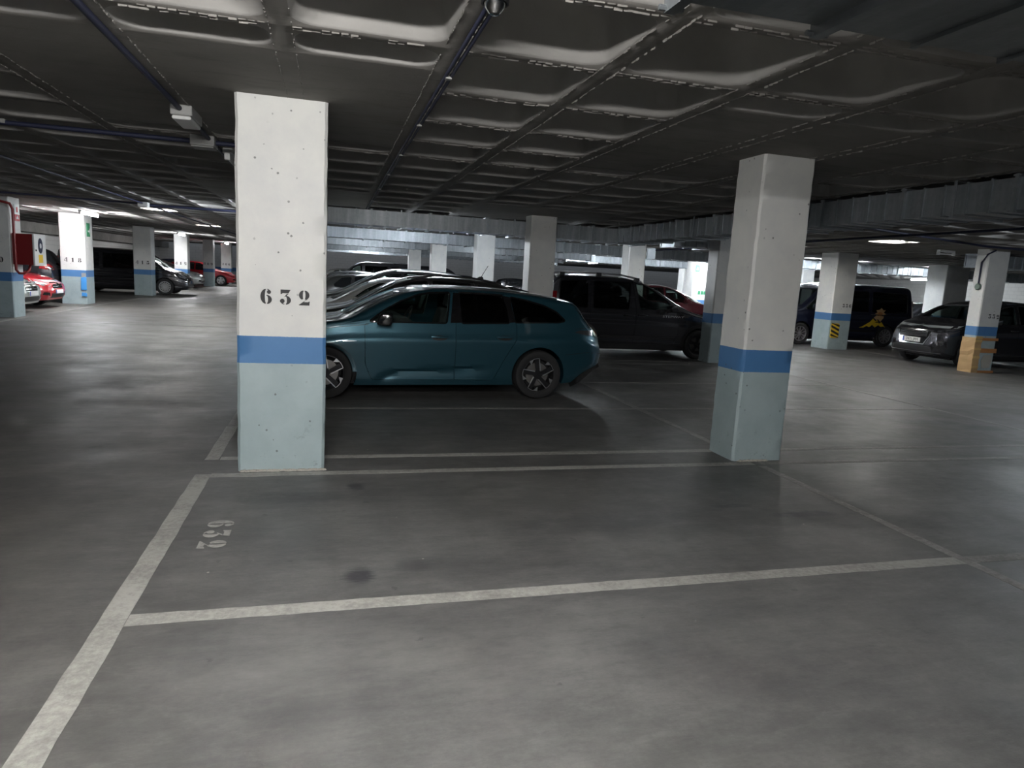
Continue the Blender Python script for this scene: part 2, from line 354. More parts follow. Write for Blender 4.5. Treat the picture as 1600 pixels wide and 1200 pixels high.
# ------------------------------------------------------------------ coffered ceiling
GX0, GY0, GP = -.265, 2.92, .885
CAPX = [(-9.115, -6.46), (-2.035, .62), (2.39, 5.045), (6.815, 9.47), (13.01, 15.665), (18.32, 20.975), (25.4, 28.055)]
CAPY = [(4.25+7.08*k, 6.90+7.08*k) for k in range(-1, 8)]
def rrect(x0, x1, y0, y1, r, seg):
    out = []
    for cx, cy, a0 in ((x0+r, y0+r, 180), (x1-r, y0+r, 270), (x1-r, y1-r, 0), (x0+r, y1-r, 90)):
        for i in range(seg+1):
            a = math.radians(a0+90*i/seg); out.append((cx+r*math.cos(a), cy+r*math.sin(a)))
    return out
cm = MB()
def coffer(x0, x1, y0, y1, seg, lv):
    ins = .055; loops = []
    prof = ((0, 0), (.010, .012), (.034, .07), (.055, .15), (.085, .215), (.125, .258), (.20, .28)) if lv > 3 else ((0, 0), (.05, .16), (.12, .27))
    k = min(1, (y1-y0)/.7)
    for d, h in prof:
        loops.append([(x, y, CEIL+h*k) for x, y in rrect(x0+ins+d, x1-ins-d, y0+ins+d*k, y1-ins-d*k, min(.125+d*.8, (y1-y0)/2-ins-d*k-.005), seg)])
    n = len(loops[0]); q = seg+1
    vs = [(x0, y0, CEIL), (x1, y0, CEIL), (x1, y1, CEIL), (x0, y1, CEIL)]+[p for l in loops for p in l]; fs = []
    h = seg//2
    for s in range(4):                                     # the flat rib soffit round the opening
        a, b = s*q+h, ((s+1) % 4)*q+h
        idx = [a]; i = a
        while i != b: i = (i+1) % n; idx.append(i)
        fs.append(tuple([s, (s+1) % 4]+[4+j for j in idx[::-1]]))
    for l in range(len(loops)-1):
        for i in range(n): j = (i+1) % n; o = 4+l*n; fs.append((o+i, o+j, o+n+j, o+n+i))
    fs.append(tuple(4+(len(loops)-1)*n+i for i in range(n))[::-1])
    cm.cur = 0; cm.add(vs, fs); cm.mi[-len(fs)+4:] = [1]*(len(fs)-4)
def solid(x0, x1, y0, y1): cm.cur = 0; cm.add([(x0, y0, CEIL), (x1, y0, CEIL), (x1, y1, CEIL), (x0, y1, CEIL)], [(0, 3, 2, 1)])
for ix in range(-18, 43):
    x0 = GX0+GP*ix; x1 = x0+GP; xc = (x0+x1)/2; capx = any(a < xc < b for a, b in CAPX)
    for iy in range(-8, 62):
        y0 = GY0+GP*iy; y1 = y0+GP
        spans = [(y0, y1, True)]
        if capx:
            for a, b in CAPY:
                if a < y1-1e-3 and b > y0+1e-3:
                    spans = []
                    if y0 < a-1e-3: spans += [(y0, a, True), (a, y1, False)]
                    elif y1 > b+1e-3: spans += [(y0, b, False), (b, y1, True)]
                    else: spans = [(y0, y1, False)]
        for a, b, c in spans:
            if not c: solid(x0, x1, a, b)
            elif -3.5 < x0 < 9 and y0 < 14: coffer(x0, x1, a, b, 6, 6)
            else: coffer(x0, x1, a, b, 2, 3)
me = cm.mesh('ceiling', None, fix=False); me.polygons.foreach_set('use_smooth', [True]*len(me.polygons)); me.set_sharp_from_angle(angle=math.radians(50))
ceiling = link('ceiling', me, [M['ceil'], M['coffer']]); ceiling['kind'] = 'structure'
# ragged concrete fins left by the formwork joints along the ribs
fins = MB(); rnd = random.Random(3)
def fin(p0, p1, step=.045):
    p0, p1 = Vector(p0), Vector(p1); L = (p1-p0).length; n = int(L/step); d = (p1-p0)/n; s = Vector((-d.y, d.x, 0)).normalized()
    i = 0
    while i < n:
        if rnd.random() < .75:
            h = rnd.uniform(.003, .011); w = rnd.uniform(.002, .005); a, b = p0+d*i, p0+d*(i+rnd.uniform(.7, 1.05)); o = s*rnd.uniform(-.003, .003)
            fins.add([a+o-s*w, a+o+s*w, b+o+s*w, b+o-s*w, a+o-Vector((0, 0, h)), b+o-Vector((0, 0, h*rnd.uniform(.6, 1)))], [(0, 4, 5, 3), (1, 2, 5, 4), (0, 1, 4), (3, 5, 2)])
        i += 1
for ix in range(-2, 8):
    x = GX0+GP*ix
    for e in (-.055, .055):
        for ya, yb in ((2.2, 9.5),):
            fin((x+e, ya, CEIL), (x+e, yb, CEIL))
for iy in range(0, 6):
    y = GY0+GP*iy
    for ix in range(-2, 7):
        x = GX0+GP*ix
        if any(a < x+.4 < b for a, b in CAPX) and any(a < y < b for a, b in CAPY): continue
        fin((x+.06, y-.008, CEIL), (x+GP-.06, y-.008, CEIL)); fin((x+.06, y+.03, CEIL), (x+GP-.06, y+.03, CEIL))
fo = fins.build('concrete_fin', M['ceil'], ceiling); fo['kind'] = 'stuff'

# ------------------------------------------------------------------ walls
def wall(name, x0, x1, y0, y1): return slab(name, x0, x1, y0, y1, -.01, CEIL+.3, M['block'])
wall('wall_left', -13.5, -13.3, -8, 66); wall('wall_back', -13.3, 38, 60, 60.2); wall('wall_right', 37, 37.2, -8, 60); wall('wall_front', -13.3, 37, -6.2, -6)
MB().box(-13.3, -12.6, 20, 60, 2.36, CEIL).build('trim_1', M['ceil'])['kind'] = 'structure'

# ------------------------------------------------------------------ pillars
def pillar(label, x0, x1, y0, y1, num=None, face='front', nh=.105, npitch=.118, nx=None, nz=1.335, fine=False, group=None):
    t = thing('concrete_pillar', label, 'pillar', ((x0+x1)/2, (y0+y1)/2, 0), 0, group)
    hx, hy = (x1-x0)/2, (y1-y0)/2; c = .02; nz_ = 60 if fine else 2; vs = []; fs = []
    m = 6 if fine else 1
    cor = [(-hx+c, -hy), (hx-c, -hy), (hx, -hy+c), (hx, hy-c), (hx-c, hy), (-hx+c, hy), (-hx, hy-c), (-hx, -hy+c)]
    ring = []
    for i in range(8):
        a, b = cor[i], cor[(i+1) % 8]; k = m if i % 2 == 0 else 1
        ring += [(a[0]+(b[0]-a[0])*j/k, a[1]+(b[1]-a[1])*j/k, (i % 2 == 1) or j == 0) for j in range(k)]
    n = len(ring)
    for iz in range(nz_+1):
        z = (CEIL-.001)*iz/nz_
        for j, (x, y, corner) in enumerate(ring):
            if fine:
                w = Vector((x*3+x0, y*3+y0, z*2)); a = .0028+(.003 if corner else 0)
                d = noise.noise_vector(w*(2.2 if not corner else 4))*a
                if corner: d += noise.noise_vector(Vector((x*9, y*9, z*11)))*.003
                x, y = x+d.x, y+d.y
            vs.append((x, y, z))
    for iz in range(nz_):
        for j in range(n): k = (j+1) % n; fs.append((iz*n+j, iz*n+k, (iz+1)*n+k, (iz+1)*n+j))
    fs.append(tuple(range(n))[::-1]); fs.append(tuple(nz_*n+j for j in range(n)))
    MB().add(vs, fs).build('shaft', M['pillar'], t, smooth=40)
    if num:
        ex = .004 if fine else 0
        if face == 'front': stencil(num, nh, npitch, M['digit'], t, (((nx if nx is not None else (x0+x1)/2)-(x0+x1)/2), -hy-ex, nz), (1, 0, 0), (0, 0, 1))
    return t
def chips(t, x0, x1, y, n, seed):
    r = random.Random(seed); mb = MB()
    for i in range(n):
        x = r.uniform(x0, x1); w = r.uniform(.006, .03); d = r.uniform(.004, .022); h = r.uniform(.004, .016)
        pts = [(x+w*math.cos(a)*r.uniform(.7, 1.2), y-d*.4+d*math.sin(a)*r.uniform(.6, 1)) for a in [k*PI/3 for k in range(6)]]
        k = len(mb.v); mb.add([(px, py, 0) for px, py in pts]+[(x+(px-x)*.6, y-d*.4+(py-y+d*.4)*.6, h) for px, py in pts], [tuple(range(6))[::-1], tuple(range(6, 12))]+[(i, (i+1) % 6, (i+1) % 6+6, i+6) for i in range(6)])
    mb.build('plaster_chip', M['oldplaster'], t, kind='stuff')
p632 = pillar('big white pillar numbered 632 with blue band, nearest to the camera', -.68, -.04, 5.36, 5.83, '632', nx=-.335, nh=.112, npitch=.136, nz=1.352, fine=True)
chips(p632, -.29, .33, -.235, 130, 1)
pR = pillar('white pillar without visible number standing right of the teal wagon, chipped plaster at its foot', 3.65, 4.18, 5.36, 5.78, fine=True)
chips(pR, -.20, .10, -.215, 70, 2)
p420 = pillar('pillar at the left photo edge carrying the red hose cabinet, number ending in 0', -7.95, -7.2, 18.35, 18.95, '420', nx=-7.58, nh=.13, npitch=.17, nz=1.34)
p418 = pillar('pillar numbered 418 with blue plastic film taped to its edge', -8.12, -7.42, 24.0, 24.75, '418', nh=.13, npitch=.19, nz=1.36)
pillar('shaded pillar numbered 415 in front of the black people carrier', -7.80, -7.13, 30.8, 31.4, '415', nh=.14, npitch=.2)
pillar('pillar numbered 412 under a glowing tube behind the black people carrier', -7.67, -7.05, 37.6, 38.2, '412', nh=.15, npitch=.21)
pillar('far shaded pillar numbered 409 between the silver and red cars', -7.51, -6.94, 44.6, 45.2, '409', nh=.15, npitch=.2)
pillar('farthest pillar of the aisle row, numbered 406', -7.53, -6.85, 51.6, 52.2, '406', nh=.15, npitch=.2)
pillar('broad pale pillar behind the rear of the black minivan, under the duct', 3.70, 4.22, 12.72, 13.15, fine=True)
pillar('slim grey pillar in front of the bonnet of the black minivan', 7.80, 8.32, 12.72, 13.12, '591', nx=8.22, nz=1.33)
pillar('pillar with a bright cream left side, second behind the roof of the dark crossover hatchback', 4.09, 4.63, 19.6, 20.1)
pillar('plain grey pillar rising behind the roofs, left of the cream-sided pillar', 3.75, 4.35, 26.6, 27.1)
pillar('small pale lilac pillar far behind the parked roofs', 3.67, 4.27, 33.9, 34.4)
pillar('white pillar rising behind the roof rails of the black minivan', 8.27, 8.80, 18.2, 18.7)
pillar('brightly lit pillar with green signs beside a glowing tube', 14.4, 15.1, 25.2, 25.8)
pillar('small warm white pillar behind the dark red car', 18.59, 19.15, 33.6, 34.2)
p336 = pillar('pillar numbered 336 with a yellow and black hazard plate', 13.97, 14.68, 16.5, 17.2, '336', nx=14.48, nh=.10, npitch=.112, nz=1.28)
p332 = pillar('pillar numbered 332 with its foot wrapped in cardboard and tape', 14.13, 14.73, 12.0, 12.32, '332', nx=14.54, nh=.10, npitch=.118, nz=1.29)
pillar('unnumbered two-tone pillar behind the bonnet of the black crossover', 20.2, 21.18, 18.6, 19.4)
pillar('grey pillar above the roof of the navy van, under the bright duct', 20.2, 20.8, 25.9, 26.5)

# ------------------------------------------------------------------ ventilation ducts
SEC = {}
def section_mesh(L, w, h, pitch=.30):
    key = (round(L, 3), w, h)
    if key in SEC: return SEC[key]
    mb = MB(); mb.box(0, L, 0, w, 0, h); n = int(L/pitch)
    for i in range(1, n+1):
        x = i*L/(n+1)                                       # folded standing ribs, on all four sides
        for a in (mb.box(x-.010, x+.010, -.014, .001, -.014, h+.014), mb.box(x-.010, x+.010, w-.001, w+.014, -.014, h+.014), mb.box(x-.010, x+.010, 0, w, -.014, .001), mb.box(x-.010, x+.010, 0, w, h-.001, h+.014)): pass
    SEC[key] = mb.mesh('duct_section'); return SEC[key]
FL = {}
def flange_mesh(w, h):
    if (w, h) in FL: return FL[(w, h)]
    mb = MB(); d = .018; e = .03
    for y0, y1, z0, z1 in ((-e, w+e, -e, .002), (-e, w+e, h-.002, h+e), (-e, .002, 0, h), (w-.002, w+e, 0, h)): mb.box(-d, d, y0, y1, z0, z1)
    for y in (-e*.6, w+e*.6):                               # corner bolts
        for z in (-e*.6, h+e*.6): mb.lathe([(0, -.04), (.009, -.04), (.009, .04), (0, .04)], 6, 'x', (0, y, z))
    FL[(w, h)] = mb.mesh('duct_flange'); return FL[(w, h)]
def duct(label, x, y, length, axis, w=.7, h=.29, z=2.45, sec=1.25, mat='galv', hang=True, secs=None):
    t = thing('ventilation_duct', label, 'duct', (x, y, z), 0 if axis == 'x' else PI/2); n = max(1, round(length/sec)); L = length/n; secs = secs or [L]*n; X = 0
    for q in secs:
        o = link('duct_section', section_mesh(q, w, h, .30 if mat == 'galv' else .56), M[mat], t); o.location = (X, 0, 0)
        o = link('duct_flange', flange_mesh(w, h), M[mat], t); o.location = (X, 0, 0); X += q
    o = link('duct_flange', flange_mesh(w, h), M[mat], t); o.location = (X, 0, 0)
    if hang:
        for i in range(0, n, 2):
            mb = MB(); X = (i+.5)*L; zt = CEIL-z
            for yy in (-.02, w+.02): mb.box(X-.012, X+.012, yy-.006, yy+.006, -.03, zt)
            mb.box(X-.02, X+.02, -.03, w+.03, -.034, -.01); mb.build('hanger', M['galv'], t)
    return t
duct('galvanised cross duct nearest behind pillar 632, running to the corner above the minivan', -1.6, 13.9, 8.2, 'x', .6)
duct('galvanised duct running along the aisle at right, behind the right-hand near pillar', 6.62, 2.4, 11.45, 'y', .6)
duct('second cross duct, seen just below the nearest one', -1.6, 20.6, 11.2, 'x', .6)
duct('third cross duct, in the row behind the second', -1.8, 27.4, 12.5, 'x', .6)
duct('fourth cross duct, low behind the third', -2, 34.8, 14, 'x', .6)
duct('farthest cross duct above the black passenger van', -2.2, 41.2, 16, 'x', .6)
duct('brightly lit duct above the navy van', 15.6, 20.9, 12, 'x', .6, .3)
duct('duct crossing behind pillar 336', 10.4, 20.8, 4.6, 'x', .6, .3)
duct('far duct between the minivan and the green-sign pillar', 10.5, 30, 12, 'x', .6, .3)
duct('short white-lit duct stub at the head of the slim grey pillar', 7.1, 13.35, 1.6, 'x', .6, .28, 2.44)
duct('duct painted in shade, passing overhead at the top right corner', 0.98, .98, 7.8, 'x', 1.0, .3, 2.44, 1.2, 'galv_shaded', False, [.52, 1.12, 1.12, 1.12, 1.12, 1.12, 1.12])
duct('bright galvanised duct passing behind the head of pillar 332', 15.3, 13.2, 8, 'x', .4, .28, 2.46)

# ------------------------------------------------------------------ lamps
def lamp(label, x, y, L=1.5, axis='y', on=True, z=2.70, group=None, mat=None):
    t = thing('tube_lamp', label, 'lamp', (x, y, z), 0 if axis == 'x' else PI/2, group)
    MB().box(-L/2, L/2, -.05, .05, .02, .075).build('housing', M['whiteplastic'], t, bevel=.008)
    for s in (-1, 1): MB().box(s*L/2-.03, s*L/2+.03, -.028, .028, -.05, .03).build('lamp_holder', M['whiteplastic'], t, bevel=.006)
    MB().tube([(-L/2+.03, 0, -.02), (L/2-.03, 0, -.02)], .018, 10).build('tube', (mat or TUBE) if on else M['whiteplastic'], t, smooth=50)
    if CEIL-z > .12:
        for s in (-1, 1): MB().tube([(s*L*.35, 0, .07), (s*L*.35, 0, CEIL-z)], .006, 6).build('hanging_rod', M['galv'], t)
    return t
TUBE_BEHIND = emit('tube_glow_behind', (1.0, .985, .96), 58)
TUBE_AISLE = emit('tube_glow_aisle', (.95, .965, 1.0), 75)
TUBE_HOT = emit('tube_glow_hot', (.86, .93, 1.0), 60)
lamp('lit tube lamp hanging overhead, above the top of the picture', -.25, 1.25, 1.5, 'x', z=2.655, mat=TUBE_BEHIND)
lamp('added fill tube lamp behind the viewpoint, out of the picture', -.5, -2.0, 1.5, 'x', z=2.42, mat=emit('tube_glow_rear_fill', (1.0, .985, .97), 66))  # extra fill tube, added to even the light on both near pillars
lamp('lit tube lamp in front of pillar 418', -6.75, 22.3, mat=TUBE_AISLE); lamp('lit tube lamp by the head of pillar 412', -6.95, 35.7, mat=TUBE_AISLE); lamp('lit tube lamp at the far end of the aisle', -6.6, 47.6, mat=TUBE_AISLE)
lamp('added lit tube lamp hidden behind pillar 632', -1.2, 16.4, mat=TUBE_HOT); lamp('added lit tube lamp hidden behind the nearest cross duct', 2.2, 16.6, axis='x', mat=TUBE)  # both tubes added out of sight, for the aisle floor and middle bays
lamp('added lit tube lamp hidden behind the nearest cross duct at its corner', 6.1, 16.4, mat=TUBE)  # unseen tube added to brighten the bays behind the duct
lamp('lit tube lamp between the second and third cross ducts', 1.5, 23.4, axis='x', mat=TUBE); lamp('second added lamp between the second and third cross ducts', 7.2, 23.2, mat=TUBE_HOT)  # pair added behind the duct to lift the dim middle bays
lamp('added lit tube lamp between the third and fourth cross ducts', 2, 30.2, axis='x', mat=TUBE); lamp('lit tube lamp in the far bays behind the van', 2, 38.2, axis='x', mat=TUBE_HOT)  # the tube between the ducts is added, hidden, to brighten the bays
lamp('lit tube lamp beside the pillar with green signs', 14.25, 24.3, mat=TUBE_HOT); lamp('small lit lamp seen under the second duct behind the minivan', 10.9, 28.9, mat=TUBE_HOT)
lamp('lit tube lamp far behind the minivan roof', 15.6, 39.5, mat=TUBE_HOT); lamp('lit lamp recessed in a coffer of the right aisle behind the near right pillar', 11.68, 15.75, .6, 'x', z=2.86, mat=emit('tube_glow_recess', (1.0, .98, .94), 65))
lamp('lit tube lamp just right of pillar 336', 18.6, 22.9, axis='x', mat=TUBE_HOT); lamp('lit tube lamp between the near right pillar and pillar 336', 17.0, 22.6, .8, axis='x', mat=TUBE_HOT)
lamp('lit tube lamp at the right photo edge', 27.4, 22, mat=TUBE_HOT); lamp('added lit tube lamp over the right aisle out of the picture', 12.2, 8.2, mat=TUBE)  # the right aisle tube is added out of view to boost the light
lamp('added lit lamp recessed in a coffer of the right aisle, nearer than pillar 332', 11.68, 12.23, .6, 'x', z=2.86, mat=emit('tube_glow_recess', (1.0, .98, .94), 65))  # added, kept out of sight, to brighten the pillars' left faces
lamp('unlit white lamp on the ceiling between pillars 336 and 332', 14.1, 13.1, .45, 'x', False)
lamp('unlit grey tube lamp left of pillar 632', -1.08, 8.9, 1.9, on=False)
for _i, _y in enumerate((19.3, 26.4)): lamp(('nearer', 'farther')[_i]+' of two added lit lamps recessed in coffers over the left aisle', -4.247, _y+.02, .6, 'x', z=2.88, mat=emit('tube_glow_aisle_fill', (1.0, .98, .94), 50))  # added lamps, unseen inside coffers, brightening the aisle floor
for _x, _w in ((16.1, 'left'), (17.88, 'middle'), (21.4, 'right')): lamp(_w+' one of three added lit lamps recessed in ceiling coffers before the bright duct', _x, 20.0, .55, 'x', z=2.90, mat=TUBE_HOT)  # added lamps tucked out of view to light the duct's front
lamp('lit tube lamp far in the right aisle', 11.4, 44, mat=TUBE_HOT); lamp('lit tube lamp by the dark red car', 16.6, 32.4, mat=TUBE_HOT); lamp('lit tube lamp over the far right bays', 33, 32, mat=TUBE_HOT)
t = thing('emergency_light', 'white emergency light box on the ceiling left of pillar 632', 'emergency light', (-1.15, 6.22, 2.70))
MB().box(-.08, .08, -.22, .22, 0, .08).build('case', M['greyplastic'], t, bevel=.01); MB().box(-.07, .07, -.21, .21, -.03, 0).build('diffuser', M['whiteplastic'], t, bevel=.012)
t = thing('ceiling_sensor', 'shiny detector head on the rib above the teal wagon, at the top photo edge', 'detector', (.655, 3.0, 2.715))
MB().lathe([(0, -.025), (.022, -.022), (.04, 0), (.05, .03), (.055, .08), (0, .08)], 20, 'z').build('head', M['chrome'], t, smooth=40)
MB().lathe([(.052, .02), (.06, .02), (.06, .045), (.052, .045)], 20, 'z', closed=True).build('collar', M['black'], t, smooth=40)

# ------------------------------------------------------------------ conduits, boxes, signs
def pipe(label, runs, r, mat, cat='conduit', name='cable_conduit', clips=None):
    o = MB()
    for pts in runs: o.tube(pts, r, 8)
    o = tag(o.build(name, M[mat], smooth=50), label, cat)
    if clips:
        for c in clips: MB().box(c[0]-.018, c[0]+.018, c[1]-.018, c[1]+.018, c[2]-.018, c[2]+.018).build('clip', M['greyplastic'], o)
    return o
zc = CEIL-.03
pipe('pair of dark blue conduits along the rib from the detector to the duct', [[(.640, 3.05, zc), (.640, 13.85, zc)], [(.672, 3.05, zc), (.672, 13.85, zc)]], .011, 'conduit', clips=[(.656, y, zc) for y in (4.2, 5.6, 7.1, 8.6, 10.2, 12)])
pipe('dark conduit crossing the ceiling to the junction box left of pillar 632', [[(-9, 7.38, zc-.02), (-.5, 7.42, zc-.02)]], .022, 'conduit', clips=[(x, 7.4, zc-.01) for x in (-6.5, -4.6, -2.9)])
pipe('blue-grey conduit running along the rib above the aisle to the emergency light', [[(-1.16, 1, zc), (-1.16, 9.5, zc)]], .02, 'conduit')
pipe('thin conduit running away along the middle of the aisle ceiling', [[(-4.06, 6, zc), (-4.06, 44, zc)]], .018, 'conduit')
pipe('black conduit crossing the aisle from the small white box', [[(-3.95, 17.1, zc-.02), (-2.1, 17.05, zc-.02)]], .028, 'conduit')
pipe('black conduit on the ceiling from the left photo edge to the aisle box', [[(-9.5, 16.3, zc), (-4.1, 17.1, zc)]], .02, 'conduit')
pipe('dark cable crossing the right aisle ceiling', [[(6.75, 9.6, zc), (9, 9.9, zc), (13.2, 11.3, zc), (17, 11.4, zc)]], .022, 'conduit')
pipe('dark cable running along the right aisle towards the far pillars', [[(9.6, 5, zc-.06), (9.9, 12, zc-.06), (10.2, 19.9, zc-.06), (10.2, 20.4, zc-.06)]], .022, 'conduit')
t = thing('junction_box', 'grey junction box on the crossing conduit left of pillar 632', 'junction box', (-1.22, 7.42, CEIL-.1)); MB().box(-.11, .11, -.11, .11, 0, .1).build('case', M['greyplastic'], t, bevel=.01); MB().box(-.1, .1, -.1, .1, -.012, 0).build('lid', M['greyplastic'], t, bevel=.005)
t = thing('junction_box', 'small white junction box at the start of the black aisle conduit', 'junction box', (-4.06, 17.0, CEIL-.1)); MB().box(-.1, .1, -.1, .1, 0, .1).build('case', M['whiteplastic'], t, bevel=.01); MB().box(-.09, .09, -.09, .09, -.012, 0).build('lid', M['whiteplastic'], t, bevel=.005)
t = thing('junction_box', 'pale box on the aisle ceiling far down near pillar 409', 'junction box', (-3.1, 30.0, CEIL-.12)); MB().box(-.3, .3, -.1, .1, 0, .12).build('case', M['whiteplastic'], t, bevel=.01)
o = pipe('thin dark cable dropping down the left face of pillar 332 to a round box', [[(14.25, 11.96, CEIL-.03), (14.11, 12.02, CEIL-.12), (14.108, 12.14, CEIL-.3), (14.108, 12.14, 1.98)]], .018, 'conduit')
t = thing('junction_box', 'round grey-green box on the left face of pillar 332', 'junction box', (14.128, 12.14, 1.94), 0); MB().lathe([(0, -.05), (.06, -.05), (.075, -.03), (.075, 0), (0, 0)], 20, 'x').build('case', plain('box_green', (.12, .17, .14), .5), t, smooth=40)
# fire hose cabinet on pillar 420
t = thing('fire_hose_cabinet', 'dark red fire hose cabinet with white door on the pillar at the left edge', 'hose cabinet', (-7.2, 18.4, 1.24))
MB().box(0, .42, .02, .66, 0, .72).build('case', M['redbox'], t, bevel=.012)
d = MB().box(.42, .46, .01, .67, -.01, .73).build('door', M['whiteplastic'], t, bevel=.008)
wd = MB(); wd.prism([(.34+.13*math.cos(a), .46+.18*math.sin(a)) for a in [k*PI/12 for k in range(24)]], .458, .466, 'x'); wd.build('viewing_window', M['conduit'], d)
MB().prism([(.34+.05*math.cos(a), .46+.06*math.sin(a)) for a in [k*PI/8 for k in range(16)]], .464, .47, 'x').build('hose_reel', M['whiteplastic'], d)
MB().box(.458, .463, .22, .46, .06, .25).build('yellow_notice', M['yellow'], d); MB().box(.458, .475, .06, .09, .33, .37).build('latch', M['black'], d)
pipe('dark red water pipe down pillar 420 to the hose cabinet', [[(-9.4, 18.26, 2.66), (-7.32, 18.26, 2.66), (-7.15, 18.3, 2.62), (-7.12, 18.36, 2.5), (-7.12, 18.36, 1.12), (-7.06, 18.36, 1.04), (-6.95, 18.36, 1.04), (-6.88, 18.42, 1.12), (-6.88, 18.5, 1.235)]], .03, 'redpipe', 'pipe', 'water_pipe')
t = thing('safety_sign', 'red and white fire sign high on the pillar at the left edge', 'sign', (-7.19, 18.62, 2.25)); MB().box(0, .006, 0, .26, .15, .38).build('upper_panel', M['whiteplastic'], t); MB().box(0, .006, 0, .26, 0, .15).build('lower_panel', M['redsign'], t)
MB().prism([(.06, .05), (.20, .05), (.13, .13)], .006, .009, 'x').build('flame_symbol', M['whiteplastic'], t); MB().box(.006, .009, .09, .17, .2, .32).build('hose_symbol', M['redsign'], t)
t = thing('safety_sign', 'small green exit sign on the right edge of pillar 418', 'sign', (-7.418, 24.2, 2.1)); MB().box(0, .008, 0, .3, 0, .42).build('panel', M['green'], t); MB().prism([(.08, .2), (.22, .2), (.22, .27), (.3, .17), (.22, .07), (.22, .14), (.08, .14)], .008, .011, 'x').build('arrow', M['whiteplastic'], t)
t = thing('safety_sign', 'upper green exit sign on the lit pillar', 'sign', (14.45, 25.19, 2.2)); MB().box(0, .2, -.008, 0, 0, .28).build('panel', M['green'], t); MB().prism([(.05, .06), (.1, .2), (.15, .06)], -.012, -.008).build('arrow', M['whiteplastic'], t)
for i, x in enumerate((14.72, 14.86, 14.98)):
    o = tag(MB().box(x-.045, x+.045, 25.185, 25.2, 1.28, 1.42).build('level_tag', M['green']), ('left', 'middle', 'right')[i]+' one of three small green tags low on the lit pillar', 'tag')
# 336 hazard plate, 332 cardboard, 418 film
t = thing('hazard_plate', 'yellow plate with black diagonal stripes on pillar 336', 'hazard plate', (14.02, 16.5, .34))
MB().prism(rrect(0, .28, 0, .42, .05, 4), -.02, 0).build('panel', M['yellow'], t)
for k in range(4):
    z = -.04+k*.125; MB().prism([(.0, max(0.01, z+.10)), (.28, max(0.0, z-.02)), (.28, min(.41, max(.02, z+.045))), (.0, min(.42, z+.165))], -.0225, -.02).build('stripe', M['digit'], t)
t = thing('cardboard_wrap', 'ochre cardboard and tape wrapped round the foot of pillar 332', 'cardboard', (14.43, 12.16, 0))
hx, hy = .31, .17
wr = MB()
for z in range(8):
    pass
r = random.Random(5); zs = [0, .06, .14, .22, .30, .38, .47, .56, .64, .72, .80]; rows = []
for z in zs: rows.append([(-hx-r.uniform(0, .02), hy), (-hx-r.uniform(.0, .03), -hy*.2), (-hx-r.uniform(0, .015), -hy-r.uniform(0, .01)), (-hx*.45, -hy-r.uniform(.0, .018))])
vs = [(x, y, z) for z, row in zip(zs, rows) for x, y in row]; fs = [(i*4+j, i*4+j+1, i*4+j+5, i*4+j+4) for i in range(len(zs)-1) for j in range(3)]
me = MB().add(vs, fs).mesh('sheet', None); w_ = link('sheet', me, M['card'], t); sm = w_.modifiers.new('solid', 'SOLIDIFY'); sm.thickness = .012
for z in (.10, .33, .52, .70, .78): MB().box(-hx-.028, -hx*.45, -hy-.024, -hy-.014, z, z+.05).build('tape_band', M['tape'], t)
for z0, z1, x1 in ((.74, .80, .34), (.46, .56, .34), (.0, .05, .34)): MB().box(-hx*.5, x1, -hy-.006, -hy+.012, z0, z1).build('rust_stain_patch', M['rust'], t)
MB().prism([(-.02, .1), (-.06, .28), (.0, .4), (.2, .42), (.26, .3), (.2, .12)], -hy-.004, -hy+.012).build('plaster_patch', M['oldplaster'], t)
t = thing('plastic_film', 'bright blue plastic film on the lower right edge of pillar 418', 'plastic film', (-7.44, 23.99, 0))
MB().prism([(-.13, .44), (.03, .44), (.035, .82), (.0, .86), (-.12, .83)], -.03, .0).build('upper_sheet', M['bluevinyl'], t, bevel=.008); MB().prism([(-.12, .26), (.03, .24), (.035, .34), (-.02, .36), (-.11, .37)], -.03, 0).build('lower_sheet', M['bluevinyl'], t, bevel=.008); MB().box(-.1, .02, -.02, 0, .83, .97).build('tape_end', M['greyplastic'], t)

# ------------------------------------------------------------------ cars
def pchip(xs, ys):
    xs = np.array(xs, float); ys = np.array(ys, float); h = np.diff(xs); d = np.diff(ys)/h; m = np.zeros(len(xs))
    m[0], m[-1] = d[0], d[-1]
    for i in range(1, len(xs)-1):
        if d[i-1]*d[i] > 0: w1, w2 = 2*h[i]+h[i-1], h[i]+2*h[i-1]; m[i] = (w1+w2)/(w1/d[i-1]+w2/d[i])
    def f(x):
        x = min(max(x, xs[0]), xs[-1]); i = min(int(np.searchsorted(xs, x, 'right'))-1, len(xs)-2); t = (x-xs[i])/h[i]
        return ys[i]*(1+2*t)*(1-t)**2+m[i]*h[i]*t*(1-t)**2+ys[i+1]*t*t*(3-2*t)+m[i+1]*h[i]*t*t*(t-1)
    return f
def lin(pts): xs, ys = zip(*pts); return lambda x: float(np.interp(x, xs, ys))
def sm(t): t = min(max(t, 0.0), 1.0); return t*t*(3-2*t)
def fillet(pts, r, n=5):
    out = []; N = len(pts)
    for i in range(N):
        p = Vector(pts[i]); a = Vector(pts[i-1])-p; b = Vector(pts[(i+1) % N])-p; rr = r[i] if isinstance(r, (list, tuple)) else r
        k = min(rr, a.length*.45, b.length*.45)
        if k < 1e-4: out.append(tuple(p)); continue
        a = p+a.normalized()*k; b = p+b.normalized()*k
        for j in range(n+1): t = j/n; q = a*(1-t)**2+p*2*t*(1-t)+b*t*t; out.append((q.x, q.y))
    return out
